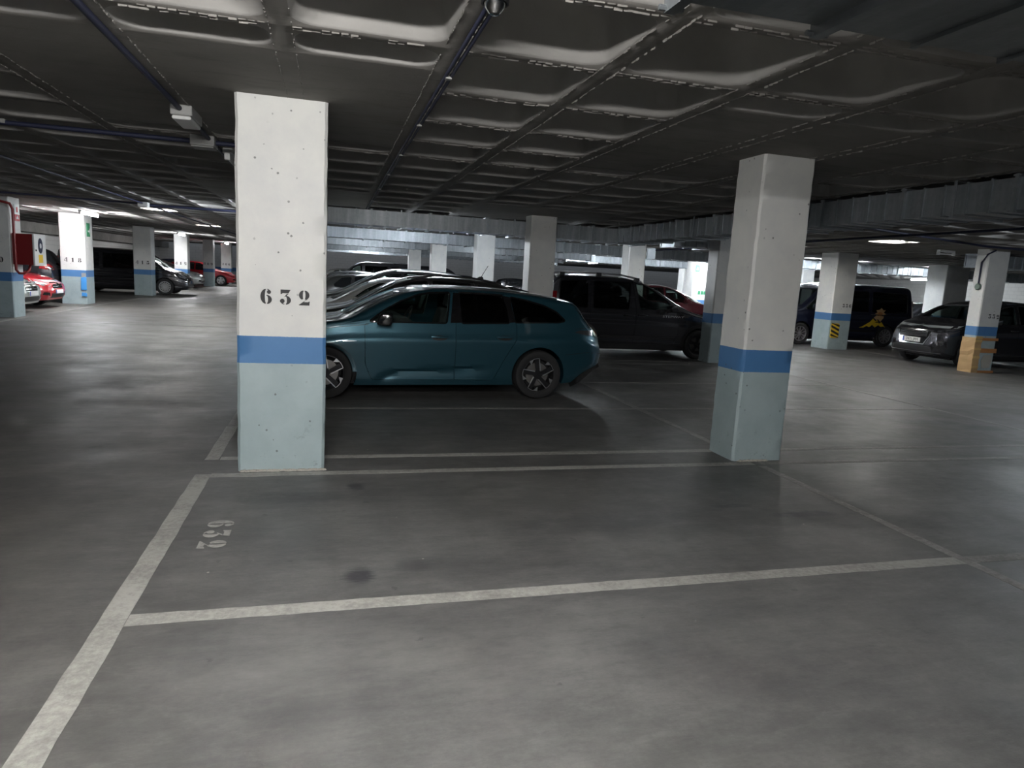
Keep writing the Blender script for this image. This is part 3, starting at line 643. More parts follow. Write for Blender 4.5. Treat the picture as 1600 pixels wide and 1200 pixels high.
def offset(poly, d):
    """grow (d>0) or shrink a closed polygon"""
    N = len(poly); area = sum(poly[i][0]*poly[(i+1) % N][1]-poly[(i+1) % N][0]*poly[i][1] for i in range(N)); s = 1 if area > 0 else -1; out = []
    for i in range(N):
        p = Vector(poly[i]); a = (p-Vector(poly[i-1])); b = (Vector(poly[(i+1) % N])-p)
        a = a.normalized() if a.length > 1e-7 else Vector((0, 0)); b = b.normalized() if b.length > 1e-7 else a
        n = Vector((a.y+b.y, -a.x-b.x)); n = n.normalized() if n.length > 1e-6 else Vector((0, 0)); c = max(.45, n.dot(Vector((a.y, -a.x))) if a.length else 1)
        q = p+n*(d*s/c); out.append((q.x, q.y))
    return out
class Car:
    def __init__(s, label, loc, rz, sp):
        s.sp = sp; s.L, s.w = sp['L'], sp['W']/2
        s.root = thing(sp.get('name', 'parked_car'), label, 'car' if 'van' not in sp.get('name', '') else 'van', loc, rz, None)
        s.top = pchip(*zip(*sp['top'])); s.belt = lin(sp['belt']); s.bot = lin(sp['bot']); s.plan = pchip(*zip(*sp['plan'])); s.nose = lin(sp['nose']); s.tail = lin(sp['tail'])
        s.tum = sp.get('tum', .36); s.rr = sp.get('rr', .09); s.sidep = sp.get('side', [(0, .955), (.08, .975), (.3, .985), (.62, 1), (.8, .992), (1, .955)])
        s.detail = sp.get('detail'); L = s.L
        n = sp.get('n', 84)
        xs = [0, .015, .04, .08, .13]+list(np.linspace(.18, L-.18, n))+[L-.13, L-.08, L-.04, L-.015, L]
        s.xs = np.array(xs); s.P = np.array([s.section(x) for x in xs])
        s.k0 = 4                                            # points before the side begins
    def section(s, x):
        zt, zb, w = s.top(x), s.bot(x), s.plan(x); b = min(s.belt(x), zt-.05); nl, ng = 22, 8
        pts = [(0, zb+.03), (w*.5, zb+.03), (w*.86, zb+.02), (w*.935, zb)]
        ys = [p[1] for p in s.sidep]; ts = [p[0] for p in s.sidep]
        for i in range(nl):
            t = i/(nl-1); z = zb+.03+(b-zb-.03)*t; y = w*float(np.interp(t, ts, ys))
            if s.detail: y += s.detail(x, z)
            pts.append((y, z))
        yb, gh = pts[-1][0], zt-b; r = min(s.rr, gh*.5); crown = min(.035, gh*.3); z1 = zt-r-crown; y1 = yb-s.tum*max(z1-b, 0); gap = max(z1-b, .004); z1 = b+gap
        for i in range(1, ng+1): t = i/ng; pts.append((yb+(y1-yb)*t+.012*math.sin(PI*t)*min(1, gh/.3), b+gap*t))
        rt = max(zt-crown-z1, .004)
        for i in range(1, 6): a = PI/2*i/5; pts.append((y1-rt*1.3*(1-math.cos(a)), z1+rt*math.sin(a)))
        yc = pts[-1][0]
        for i in range(1, 7): f = 1-i/6; pts.append((yc*f, zt-crown+crown*(1-f*f)))
        return pts
    def sec(s, x):
        x = min(max(x, 0), s.L); i = min(int(np.searchsorted(s.xs, x, 'right'))-1, len(s.xs)-2); t = (x-s.xs[i])/(s.xs[i+1]-s.xs[i]); return s.P[i]*(1-t)+s.P[i+1]*t
    def warp(s, x, y, z):
        L = s.L; sf = 1-sm(x/(.45*L)); sr = sm((x-.55*L)/(.45*L)); q = (y/s.w)**2
        x2 = x+s.sp.get('bowf', .10)*q*sf-s.sp.get('bowr', .08)*q*sr
        return x2+s.nose(z)*(1-sm(x/.5))-s.tail(z)*sm((x-L+.5)/.5), y, z
    def hw(s, x, z):
        p = s.sec(x)[s.k0:]; return float(np.interp(z, p[:, 1], p[:, 0]))
    def tz(s, x, y):
        p = s.sec(x)[s.k0+21:][::-1]; return float(np.interp(abs(y), p[:, 0], p[:, 1]))
    def inside(s, x, y, z):
        p = s.sec(x); return p[2, 1] <= z <= p[-1, 1] and abs(y) <= s.hw(x, z)
    def at(s, kind, u, v):
        if kind in ('L', 'R'):
            sg = -1 if kind == 'L' else 1; x = u
            for _ in range(5): x = x-(s.warp(x, s.hw(x, v), v)[0]-u)
            return s.warp(x, sg*s.hw(x, v), v)
        if kind == 'T':
            x = u
            for _ in range(5): x = x-(s.warp(x, v, s.tz(x, v))[0]-u)
            return s.warp(x, v, s.tz(x, v))
        f = kind == 'F'; best = None                        # looking at the nose or the tail: first point of the body met
        def p(t): return t if f else s.L-t
        lo, hi = 0.0, 1.2
        if s.inside(p(0), u, v): return s.warp(p(0), u, v)
        for _ in range(18):
            mid = (lo+hi)/2
            if any(s.inside(p(m), u, v) for m in (mid,)): hi = mid
            else: lo = mid
        return s.warp(p(hi), u, v)
    def pt(s, kind, u, v, off):
        e = .012; p = Vector(s.at(kind, u, v)); a = Vector(s.at(kind, u+e, v))-Vector(s.at(kind, u-e, v)); b = Vector(s.at(kind, u, v+e))-Vector(s.at(kind, u, v-e))
        n = a.cross(b); n = n.normalized() if n.length > 1e-9 else Vector((0, 0, 1)); ref = dict(L=(0, -1, 0), R=(0, 1, 0), T=(0, 0, 1), F=(-1, 0, 0), B=(1, 0, 0))[kind]
        if n.dot(Vector(ref)) < 0: n = -n
        return p+n*off
    def panel(s, name, kind, poly, mat, off=.004, th=.012, step=.12, parent=None, **k):
        bm = bmesh.new(); bm.faces.new([bm.verts.new((u, v, 0)) for u, v in poly])
        us = [p[0] for p in poly]; vs = [p[1] for p in poly]
        for ax, lo, hi in ((0, min(us), max(us)), (1, min(vs), max(vs))):
            m = int((hi-lo)/step)
            for i in range(1, m+1):
                c = lo+(hi-lo)*i/(m+1); no = (1, 0, 0) if ax == 0 else (0, 1, 0); co = (c, 0, 0) if ax == 0 else (0, c, 0)
                bmesh.ops.bisect_plane(bm, geom=bm.verts[:]+bm.edges[:]+bm.faces[:], plane_co=co, plane_no=no, dist=1e-5)
        bmesh.ops.recalc_face_normals(bm, faces=bm.faces)
        uv = {v: (v.co.x, v.co.y) for v in bm.verts}; bd = [e for e in bm.edges if e.is_boundary]
        for v in bm.verts: v.co = s.pt(kind, *uv[v], off)
        if th > 0:
            r = bmesh.ops.extrude_edge_only(bm, edges=bd); back = {}
            keys = list(uv.items())
            for v in r['geom']:
                if isinstance(v, bmesh.types.BMVert):
                    src = min((e.other_vert(v) for e in v.link_edges if e.other_vert(v) in uv), key=lambda q: (q.co-v.co).length)
                    v.co = s.pt(kind, *uv[src], off-th)
        bmesh.ops.recalc_face_normals(bm, faces=bm.faces)
        me = bpy.data.meshes.new(name); bm.to_mesh(me); bm.free()
        me.polygons.foreach_set('use_smooth', [True]*len(me.polygons)); me.set_sharp_from_angle(angle=math.radians(40))
        return link(name, me, mat, parent or s.root, **k)
    def strip(s, name, kind, pts, w, mat, off=.003, closed=False, parent=None, step=.08):
        """a narrow raised band along a line on the body"""
        q = []
        P = list(pts)+([pts[0]] if closed else [])
        for a, b in zip(P[:-1], P[1:]):
            n = max(1, int(math.dist(a, b)/step)); q += [(a[0]+(b[0]-a[0])*i/n, a[1]+(b[1]-a[1])*i/n) for i in range(n)]
        if not closed: q.append(P[-1])
        N = len(q); vs = []
        for i, p in enumerate(q):
            a = q[i-1] if (i or closed) else p; b = q[(i+1) % N] if (i < N-1 or closed) else p; d = Vector(b)-Vector(a); d = d.normalized() if d.length > 1e-9 else Vector((1, 0)); n = Vector((-d.y, d.x))*w/2
            l, r = (p[0]+n.x, p[1]+n.y), (p[0]-n.x, p[1]-n.y); vs += [s.pt(kind, *l, off), s.pt(kind, *r, off), s.pt(kind, *r, off-.012), s.pt(kind, *l, off-.012)]
        fs = []
        for i in range(N if closed else N-1):
            j = (i+1) % N
            for k in range(4): fs.append((i*4+k, i*4+(k+1) % 4, j*4+(k+1) % 4, j*4+k))
        if not closed: fs += [(0, 1, 2, 3), (4*N-1, 4*N-2, 4*N-3, 4*N-4)]
        return MB().add(vs, fs).build(name, mat, parent or s.root, smooth=40)
    def shell(s, name='body'):
        n = s.P.shape[1]; ring = 2*n-2; vs = []; fs = []
        for i, x in enumerate(s.xs):
            p = s.P[i]
            for j in range(n): vs.append(s.warp(x, p[j, 0], p[j, 1]))
            for j in range(n-2, 0, -1): vs.append(s.warp(x, -p[j, 0], p[j, 1]))
        for i in range(len(s.xs)-1):
            for j in range(ring): k = (j+1) % ring; fs.append((i*ring+j, i*ring+k, (i+1)*ring+k, (i+1)*ring+j))
        for i, x in ((0, 0.0), (len(s.xs)-1, s.L)):         # nose and tail closed by a grid so they can curve
            p = s.P[i]; m = 12; base = i*ring; rows = []
            for j in range(n):
                if j in (0, n-1): rows.append([base+j]*(m+1)); continue
                row = [base+j]
                for q in range(1, m): y = p[j, 0]*(1-2*q/m); vs.append(s.warp(x, y, p[j, 1])); row.append(len(vs)-1)
                row.append(base+ring-j); rows.append(row)
            for j in range(n-1):
                for q in range(m):
                    f = [rows[j][q], rows[j][q+1], rows[j+1][q+1], rows[j+1][q]]; g = []
                    for a in f:
                        if a not in g: g.append(a)
                    if len(g) > 2: fs.append(tuple(g))
        return MB().add(vs, fs).mesh(name)
    def cavity(s, x0, x1, z0):
        vs = []; N = 0; X = np.linspace(x0, x1, 26)
        for x in X:
            p = s.sec(x); zt = p[-1, 1]-.055; q = [(0, z0)]; 
            zz = np.linspace(z0, max(zt-.06, z0+.05), 12)
            for z in zz: q.append((max(s.hw(x, z)-.06, .05), z))
            y = q[-1][0]; q += [(y*.9, max(zt-.02, zz[-1]+.01)), (y*.6, max(zt, zz[-1]+.02)), (0, max(zt, zz[-1]+.02)+.002)]
            r = q+[(-a, b) for a, b in q[-2:0:-1]]; N = len(r); vs += [s.warp(x, a, b) for a, b in r]
        fs = [(i*N+j, i*N+(j+1) % N, (i+1)*N+(j+1) % N, (i+1)*N+j) for i in range(len(X)-1) for j in range(N)]+[tuple(range(N)), tuple(((len(X)-1)*N+j) for j in range(N))[::-1]]
        return MB().add(vs, fs).mesh('cavity')
def boolean(me, cutter, op='DIFFERENCE'):
    a = bpy.data.objects.new('tmp_a', me); b = bpy.data.objects.new('tmp_b', cutter); COL.objects.link(a); COL.objects.link(b); out = None
    for solver in ('MANIFOLD', 'EXACT'):
        a.modifiers.clear(); m = a.modifiers.new('b', 'BOOLEAN'); m.operation = op; m.object = b
        try: m.solver = solver
        except TypeError: continue
        dg = bpy.context.evaluated_depsgraph_get(); dg.update(); ev = a.evaluated_get(dg); out = bpy.data.meshes.new_from_object(ev)
        if len(out.polygons) > 20 and (op == 'INTERSECT' or len(out.polygons) != len(me.polygons)): break
        print('BOOL retry', solver, len(me.polygons), len(out.polygons))
    bpy.data.objects.remove(a); bpy.data.objects.remove(b); return out
def prism_mesh(polys, a, b, axis):
    mb = MB()
    for p in polys: mb.prism(p, a, b, axis)
    return mb.mesh('cutter')

def wheel(car, x, y, r, w, style, side, rim_r=None):
    sg = -1 if y < 0 else 1; rr = rim_r or r*.69; key = ('wheel', round(r, 3), style)
    def loc_mesh(k, fn):
        kk = key+(k,)
        if kk not in SEC: SEC[kk] = fn()
        return SEC[kk]
    h = w/2
    ty = link('wheel', loc_mesh('t', lambda: MB().lathe([(rr-.012, -h*.72), (rr+.006, -h*.86), (r*.86, -h), (r*.955, -h*.9), (r*.99, -h*.62), (r, -h*.2), (r, h*.2), (r*.99, h*.62), (r*.955, h*.9), (r*.86, h), (rr+.006, h*.86), (rr-.012, h*.72)], 40, closed=True).mesh('wheel', 40)), M['rubber'], car.root)
    ty.location = (x, y, r); ty.rotation_euler = (0, 0, 0 if sg < 0 else PI)
    def barrel(): return MB().lathe([(rr, -h*.78), (rr-.014, -h*.80), (rr-.03, -h*.5), (rr-.035, h*.6), (rr, h*.7)], 40).mesh('rim_barrel', 40)
    link('rim_barrel', loc_mesh('b', barrel), M['darkalloy' if style in ('turbine', 'dark') else 'silver'], ty)
    link('brake_disc', loc_mesh('d', lambda: MB().lathe([(0, -.02), (rr*.70, -.02), (rr*.70, .005), (0, .005)], 28).mesh('brake_disc', 40)), M['disc'], ty)
    link('wheel_well', loc_mesh('w', lambda: MB().lathe([(0, .03), (rr-.034, .03), (rr-.034, .05), (0, .05)], 24).mesh('wheel_well', 40)), M['underbody'], ty)
    f = -h*.74
    def bar(mb, r0, r1, a0, a1, w0, w1, y0, y1):
        p0 = Vector((r0*math.cos(a0), r0*math.sin(a0))); p1 = Vector((r1*math.cos(a1), r1*math.sin(a1))); d = (p1-p0).normalized(); n = Vector((-d.y, d.x))
        q = [p0+n*w0, p0-n*w0, p1-n*w1, p1+n*w1]; mb.prism([(v.x, v.y) for v in q], y0, y1)
    if style == 'turbine':
        def dark():
            mb = MB()
            for k in range(5): a = 2*PI*k/5+.45; bar(mb, .03, rr-.02, a-.30, a, .022, .030, f+.004, f+.03)
            mb.lathe([(0, f-.002), (.055, f-.002), (.06, f+.03), (0, f+.03)], 24); return mb.mesh('spoke', 40)
        def bright():
            mb = MB()
            for k in range(5):
                a = 2*PI*k/5+.45; bar(mb, .065, rr-.006, a-.62, a-.16, .0075, .004, f-.006, f+.006)
                b = a+.22; pl = [((rr-.004)*math.cos(b-.02), (rr-.004)*math.sin(b-.02)), ((rr-.004)*math.cos(b+.28), (rr-.004)*math.sin(b+.28)), ((rr-.06)*math.cos(b+.30), (rr-.06)*math.sin(b+.30)), ((rr-.05)*math.cos(b+.22), (rr-.05)*math.sin(b+.22))]
                mb.prism(pl, f-.006, f+.006)
                arc = [((rr-.002)*math.cos(a-.16+.38*i/8), (rr-.002)*math.sin(a-.16+.38*i/8)) for i in range(9)]+[((rr-.009)*math.cos(a-.16+.38*i/8), (rr-.009)*math.sin(a-.16+.38*i/8)) for i in range(8, -1, -1)]
                mb.prism(arc, f-.006, f+.004)
            return mb.mesh('polished_face')
        link('spoke', loc_mesh('s', dark), M['darkalloy'], ty); link('polished_face', loc_mesh('p', bright), M['alu'], ty)
    else:
        n = {'five': 5, 'fifteen': 15, 'ten': 10, 'dark': 5}.get(style, 7)
        def sp():
            mb = MB()
            for k in range(n):
                a = 2*PI*k/n+PI/2
                if style in ('five', 'dark'):
                    for o in (-.13, .13): bar(mb, .04, rr-.015, a+o*.6, a+o, .018, .016, f, f+.03)
                else: bar(mb, .05, rr-.012, a, a, .012 if n > 9 else .022, .016 if n > 9 else .026, f, f+.025)
            mb.lathe([(0, f-.006), (.05, f-.004), (.07, f+.03), (0, f+.03)], 20); mb.lathe([(rr-.03, f), (rr-.004, f-.003), (rr-.004, f+.02), (rr-.03, f+.02)], 36, closed=True); return mb.mesh('spoke', 40)
        link('spoke', loc_mesh('s', sp), M['darkalloy' if style == 'dark' else 'silver'], ty)
    return ty

def build_car(label, loc, rz, sp, paint_mat, near='L', opened=False, doors=True, wheels=('ten', .31), lamps=True, seats=True):
    """sp holds the outlines: side windows 'dlo', windscreen 'ws' (x,y), rear glass 'rg', door outlines, lamps, grille"""
    c = Car(label, loc, rz, sp); wst, wr = wheels; L = sp['L']; far = 'R' if near == 'L' else 'L'; nv = -1 if near == 'L' else 1
    body = c.shell(); wx = sp['wheels']; ar = wr+.045
    cut = MB()
    for x in wx:
        for s_ in (-1, 1):
            y0, y1 = sorted((s_*(c.w-.30), s_*(c.w+.3))); cut.prism([(x+ar*math.cos(a), wr+ar*math.sin(a)) for a in [2*PI*k/36 for k in range(36)]], y0, y1)
    body = boolean(body, cut.mesh('cutter'))
    dlo = [fillet(p, sp.get('dlor', .03)) for p in sp['dlo']]; ws = sp['ws']; rg = sp['rg']
    if opened:
        x0, x1, z0 = sp['cabin']; body = boolean(body, c.cavity(x0, x1, z0))
        body = boolean(body, prism_mesh(dlo, -2, 2, 'y')); body = boolean(body, prism_mesh([ws], sp['wsz'], 3, 'z')); body = boolean(body, prism_mesh([rg], L*.8, L+1, 'x'))
    door_objs = []
    if opened and doors and sp.get('doors'):
        for i, d in enumerate(sp['doors']):
            d = fillet(d, sp.get('doorr', .05), 4); a, b = sorted((nv*c.w*.55, nv*2.0))
            dm = boolean(body, prism_mesh([d], a, b, 'y'), 'INTERSECT'); body = boolean(body, prism_mesh([offset(d, .0045)], a, b, 'y'))
            dm.polygons.foreach_set('use_smooth', [True]*len(dm.polygons)); dm.set_sharp_from_angle(angle=math.radians(32))
            door_objs.append(link(('front_door', 'rear_door', 'sliding_door')[min(i, 2)] if not sp.get('van') else ('front_door', 'sliding_door')[i], dm, None, c.root)); dm.materials.clear(); dm.materials.append(paint_mat)
    body.materials.clear(); body.materials.append(paint_mat); body.polygons.foreach_set('use_smooth', [True]*len(body.polygons)); body.set_sharp_from_angle(angle=math.radians(32))
    link('body', body, paint_mat, c.root)
    if not opened and doors and sp.get('doors'):
        for i, d in enumerate(sp['doors']):
            lo = [(x, min(z, sp['belt_cut'])) for x, z in d]; c.strip('door_seam', near, fillet(lo, .04, 4), .012, M['black'], .0015, True)
    g = M['glass'] if opened else M['glasso']; gd = M['glassd'] if opened else M['glasso']
    for i, p in enumerate(dlo):
        gm = gd if sp.get('privacy', 99) <= i else g
        for k in ((near, far) if opened else (near,)):
            par = door_objs[i] if (k == near and i < len(door_objs) and i < sp.get('door_glass', 2)) else c.root
            c.panel('side_window', k, offset(p, .004) if opened else p, gm, -.012 if opened else .004, .006, parent=par)
            if k == near: c.strip('window_seal', k, offset(p, .006), .018, M['gloss' if not sp.get('chrome') else 'chrome'], .003, True, parent=par, step=.15)
    c.panel('windscreen', 'T', offset(ws, .004) if opened else ws, g, -.012 if opened else .004, .006)
    c.panel('rear_window', 'B', offset(rg, .004) if opened else rg, gd if sp.get('privacy') is not None else g, -.012 if opened else .004, .006)
    for x in wx:
        for s_ in (-1, 1): wheel(c, x, s_*(c.w-.115), wr, .205, wst, s_)
    MB().box(wx[0]-.3, wx[1]+.3, -c.w*.72, c.w*.72, .16, .30).build('underbody', M['underbody'], c.root)
    if sp.get('cladding'):
        for x in wx:
            arc = [(x+(ar+.03)*math.cos(a), wr+(ar+.03)*math.sin(a)) for a in np.linspace(-.30, PI+.30, 22)]; c.strip('arch_trim', near, arc, .07, M['black'], .008)
        c.strip('sill_trim', near, [(wx[0]+ar+.03, sp['sill']), (wx[1]-ar-.03, sp['sill'])], .12, M['black'], .010)
    # door mirrors, handles
    mx, mz = sp['mirror']
    for k, s_ in ((near, nv), (far, -nv)):
        p = Vector(c.at(k, mx, mz)); mb = MB(); mb.prism(fillet([(-.10, -.07), (.09, -.075), (.10, .075), (-.05, .085)], .05, 5), -.11, .11, 'y')
        o = mb.build('door_mirror', sp.get('mirror_mat', paint_mat), c.root, smooth=45, bevel=.03, seg=3); o.location = (p.x, p.y+s_*.15, p.z+.05); o.rotation_euler = (0, 0, s_*.15)
        st = MB().box(-.04, .03, -.06, .06, -.02, .02).build('mirror_arm', M['black'], o, bevel=.01); st.location = (0, -s_*.11, -.07)
    for i, (x, z) in enumerate(sp.get('handles', [])):
        par = door_objs[i] if i < len(door_objs) else c.root
        c.panel('handle_recess', near, [(x+.10*math.cos(a), z+.032*math.sin(a)) for a in [2*PI*k/16 for k in range(16)]], M['black'], .0015, .004, .3, parent=par)
        p = c.pt(near, x, z+.006, .018); o = MB().box(-.115, .115, -.012, .012, -.014, .014).build('door_handle', sp.get('handle_mat', paint_mat), par, smooth=45, bevel=.009); o.location = p
    if lamps:
        for s_ in (-1, 1):
            for nm, kind, poly, mt, off in sp.get('front', []): c.panel(nm, kind if kind != 'S' else ('L' if s_ < 0 else 'R'), [(u*s_, v) for u, v in poly] if kind in 'FB' else poly, M[mt], off)
        for nm, kind, poly, mt, off in sp.get('middle', []): c.panel(nm, kind if kind != 'N' else near, poly, M[mt], off)
    for nm, kind, pts, w, mt, off in sp.get('strips', []): c.strip(nm, kind if kind != 'N' else near, pts, w, M[mt], off)
    if opened and seats:
        x0, x1, z0 = sp['cabin']; xm = sp['seat']
        for xs_ in xm:
            for y in (-.36, .36):
                mb = MB(); mb.prism(fillet([(0, .0), (.5, .05), (.52, .16), (.0, .14)], .05, 4), y-.25, y+.25); o = MB()
                b = link('seat', mb.mesh('seat', 45, .03), M['seat'], c.root); b.location = (xs_-.5, 0, min(z0+.05, c.top(xs_+.2)-1.02))
                MB().prism(fillet([(.48, .1), (.62, .08), (.78, .68), (.68, .70)], .05, 4), y-.24, y+.24).build('backrest', M['seat'], b, smooth=45, bevel=.03)
                MB().prism(fillet([(.72, .72), (.80, .70), (.83, .88), (.76, .90)], .03, 4), y-.13, y+.13).build('headrest', M['seat'], b, smooth=45, bevel=.025)
        dx = xm[0]-1.15; o = MB().prism(fillet([(0, 0), (.5, 0), (.55, .3), (.42, .44), (-.35, .40)], .05, 4), -c.w*.8, c.w*.8).build('dashboard', M['interior'], c.root, smooth=45); o.location = (dx+.3, 0, z0+.05)
        sw = MB(); ry = .36
        sw.lathe([(.175+.014*math.cos(a), .014*math.sin(a)) for a in [2*PI*k/8 for k in range(8)]], 28, 'x', closed=True); sw.box(-.01, .01, -.17, .17, -.02, .02); o = sw.build('steering_wheel', M['black'], c.root, smooth=45); o.location = (xm[0]-.42, -ry, z0+.46); o.rotation_euler = (0, .45, 0)
    return c
def plate(c, txt, kind, y, z, w=.52, h=.11, blue=True):
    """number plate standing proud of the nose or tail"""
    p = c.pt(kind, y, z, .018); r = c.root; s_ = -1 if kind == 'F' else 1
    o = MB().box(-.006, .006, -w/2, w/2, -h/2, h/2).build('number_plate', M['plate'], r, bevel=.002); o.location = p
    if blue: MB().box(s_*.006 if s_ > 0 else -.0075, s_*.0075 if s_ > 0 else -.006, *sorted((s_*-w/2, s_*(-w/2+.045))), -h/2, h/2).build('country_band', M['plateblue'], o)
    if txt: lettering('plate_text', txt, h*.86, M['text'], o, (s_*.0075, s_*.02, 0), (PI/2, 0, s_*PI/2), .0008)
    return o

# ---- outlines, x measured from the nose, all in metres
def mirror_y(half): return half+[(x, -y) for x, y in half[::-1]]
def wagon_crease(x, z):
    """the tucked-in wedge pressed into the foot of the doors, and the rear haunch"""
    zc = float(np.interp(x, [1.45, 1.72, 2.85, 3.0], [.225, .345, .405, .41])); a = sm((x-1.45)/.15)*(1-sm((x-2.55)/.5))*.036; d = 0
    if .2 < z < zc: d = -a*(z-.2)/max(zc-.2, .02)
    elif z < zc+.03: d = -a*(1-(z-zc)/.03)
    return d+.018*math.exp(-((x-3.75)/.45)**2-((z-.74)/.10)**2)
WAGON = dict(name='station_wagon', L=4.64, W=1.85, n=100, tum=.36,
  top=[(0, .70), (.12, .80), (.35, .885), (.8, .95), (1.05, .985), (1.32, 1.115), (1.64, 1.27), (1.93, 1.375), (2.3, 1.425), (2.75, 1.435), (3.3, 1.42), (3.8, 1.375), (4.18, 1.315), (4.30, 1.25), (4.46, 1.06), (4.60, .92), (4.64, .86)],
  belt=[(0, .66), (.5, .84), (1.1, .93), (1.5, .955), (2.4, .97), (3.3, .99), (3.9, 1.01), (4.3, 1.0), (4.64, .80)],
  bot=[(0, .24), (.35, .19), (.6, .17), (3.9, .19), (4.2, .22), (4.64, .34)],
  plan=[(0, .62), (.1, .76), (.3, .86), (.7, .915), (1.3, .925), (3.4, .925), (4.0, .905), (4.4, .84), (4.58, .76), (4.64, .70)],
  nose=[(.2, .10), (.35, .02), (.5, 0), (.7, .03), (.9, .10)], tail=[(.2, .22), (.35, .10), (.45, .02), (.6, 0), (.8, .04), (.95, .05), (1.2, .12)],
  side=[(0, .945), (.06, .965), (.25, .975), (.5, .990), (.70, 1.0), (.745, .998), (.80, .975), (1, .945)],
  detail=wagon_crease,
  dlo=[[(1.42, .965), (1.60, 1.10), (1.80, 1.215), (2.02, 1.305), (2.20, 1.335), (2.42, 1.345), (2.37, .975)], [(2.57, .98), (2.54, 1.35), (2.85, 1.35), (3.12, 1.34), (3.17, 1.19), (3.20, 1.0)], [(3.28, 1.01), (3.225, 1.325), (3.45, 1.29), (3.68, 1.235), (3.86, 1.155), (3.98, 1.05), (3.90, 1.03)]],
  dlor=.025, privacy=1, door_glass=2,
  ws=mirror_y([(1.12, .0001), (1.14, .35), (1.22, .70), (1.86, .60), (1.80, .0001)]), wsz=.85,
  rg=[(-.58, 1.10), (.58, 1.10), (.50, 1.26), (-.50, 1.26)], cabin=(1.25, 4.25, .52), seat=(2.35, 3.25),
  doors=[[(1.36, .93), (1.50, .955), (1.75, 1.215), (2.0, 1.335), (2.47, 1.365), (2.49, .95), (2.49, .25), (1.45, .25), (1.37, .45)], [(2.495, .25), (2.495, .95), (2.50, 1.37), (3.16, 1.355), (3.235, 1.2), (3.30, .95), (3.30, .80), (3.14, .52), (3.02, .28), (2.98, .25)]],
  doorr=.03, mirror_mat=M['gloss'], wheels=(.90, 3.63), mirror=(1.58, .955), handles=[(2.28, .785), (3.14, .805)], sill=.22, belt_cut=.95,
  front=[('head_lamp', 'F', [(.50, .66), (.74, .72), (.78, .66), (.52, .60)], 'lampdark', .004), ('head_lamp', 'S', [(.14, .63), (.20, .72), (.62, .79), (.44, .70)], 'lampdark', .005), ('tail_lamp', 'S', [(4.12, .90), (4.30, .865), (4.58, .83), (4.63, .89), (4.50, .925), (4.2, .925)], 'lampdark', .006),
         ('tail_lamp_lens', 'B', [(.30, .865), (.66, .86), (.66, .91), (.30, .90)], 'redlamp', .006), ('rear_pillar_blade', 'S', [(4.14, 1.225), (4.28, 1.23), (4.40, 1.10), (4.52, .965), (4.38, .96)], 'gloss', .009), ('exhaust_insert', 'S', [(4.12, .16), (4.30, .22), (4.60, .42), (4.58, .47), (4.3, .35), (4.1, .20)], 'gloss', .006)],
  middle=[('grille', 'F', [(-.5, .36), (.5, .36), (.46, .64), (-.46, .64)], 'gloss', .004), ('rear_diffuser', 'B', [(-.68, .34), (.68, .34), (.72, .47), (-.72, .47)], 'gloss', .006), ('tail_panel', 'B', [(-.30, .86), (.30, .86), (.30, .905), (-.30, .905)], 'gloss', .005), ('pillar_trim', 'N', [(2.42, .975), (2.465, 1.35), (2.535, 1.35), (2.565, .98)], 'gloss', .0035), ('pillar_trim', 'N', [(3.205, 1.0), (3.175, 1.19), (3.125, 1.34), (3.22, 1.325), (3.275, 1.01)], 'gloss', .0035), ('wing_badge', 'N', [(1.10, .715), (1.26, .72), (1.26, .73), (1.10, .728)], 'chrome', .003)],
  strips=[('bonnet_seam', 'N', [(.5, .80), (1.0, .88), (1.40, .925)], .008, 'black', .001), ('tailgate_seam', 'N', [(4.20, 1.20), (4.40, .965), (4.14, .945)], .006, 'black', .001), ('roof_rail', 'N', [(1.95, 1.392), (2.5, 1.416), (3.2, 1.40), (3.95, 1.335)], .02, 'black', .006), ('rear_bumper_seam', 'N', [(4.0, .60), (4.35, .63), (4.62, .60)], .006, 'black', .001)])
def scaled(sp, sx, sz, sy=1.0, **k):
    """the same outlines stretched to another car's length, height and width"""
    d = dict(sp)
    xz = lambda P: [(a*sx, b*sz) for a, b in P]
    for q in ('top', 'belt', 'bot'): d[q] = xz(sp[q])
    d['L'] = sp['L']*sx; d['W'] = sp['W']*sy; d['plan'] = [(a*sx, b*sy) for a, b in sp['plan']]
    for q in ('nose', 'tail'): d[q] = [(a*sz, b) for a, b in sp[q]]
    d['dlo'] = [xz(p) for p in sp['dlo']]; d['doors'] = [xz(p) for p in sp['doors']]
    d['ws'] = [(a*sx, b*sy) for a, b in sp['ws']]; d['rg'] = [(a*sy, b*sz) for a, b in sp['rg']]
    d['wsz'] = sp['wsz']*sz; d['cabin'] = (sp['cabin'][0]*sx, sp['cabin'][1]*sx, sp['cabin'][2]*sz); d['seat'] = tuple(a*sx for a in sp['seat'])
    d['wheels'] = tuple(a*sx for a in sp['wheels']); d['mirror'] = (sp['mirror'][0]*sx, sp['mirror'][1]*sz); d['handles'] = xz(sp['handles']); d['sill'] = sp['sill']*sz; d['belt_cut'] = sp['belt_cut']*sz
    f = lambda kind, P: [(a*(sy if kind in 'FB' else sx), b*sz) for a, b in P]
    for q in ('front', 'middle'): d[q] = [(n, kk, f(kk, P), m, o) for n, kk, P, m, o in sp.get(q, [])]
    d['strips'] = [(n, kk, f(kk, P), w, m, o) for n, kk, P, w, m, o in sp.get('strips', [])]
    d.update(k); return d

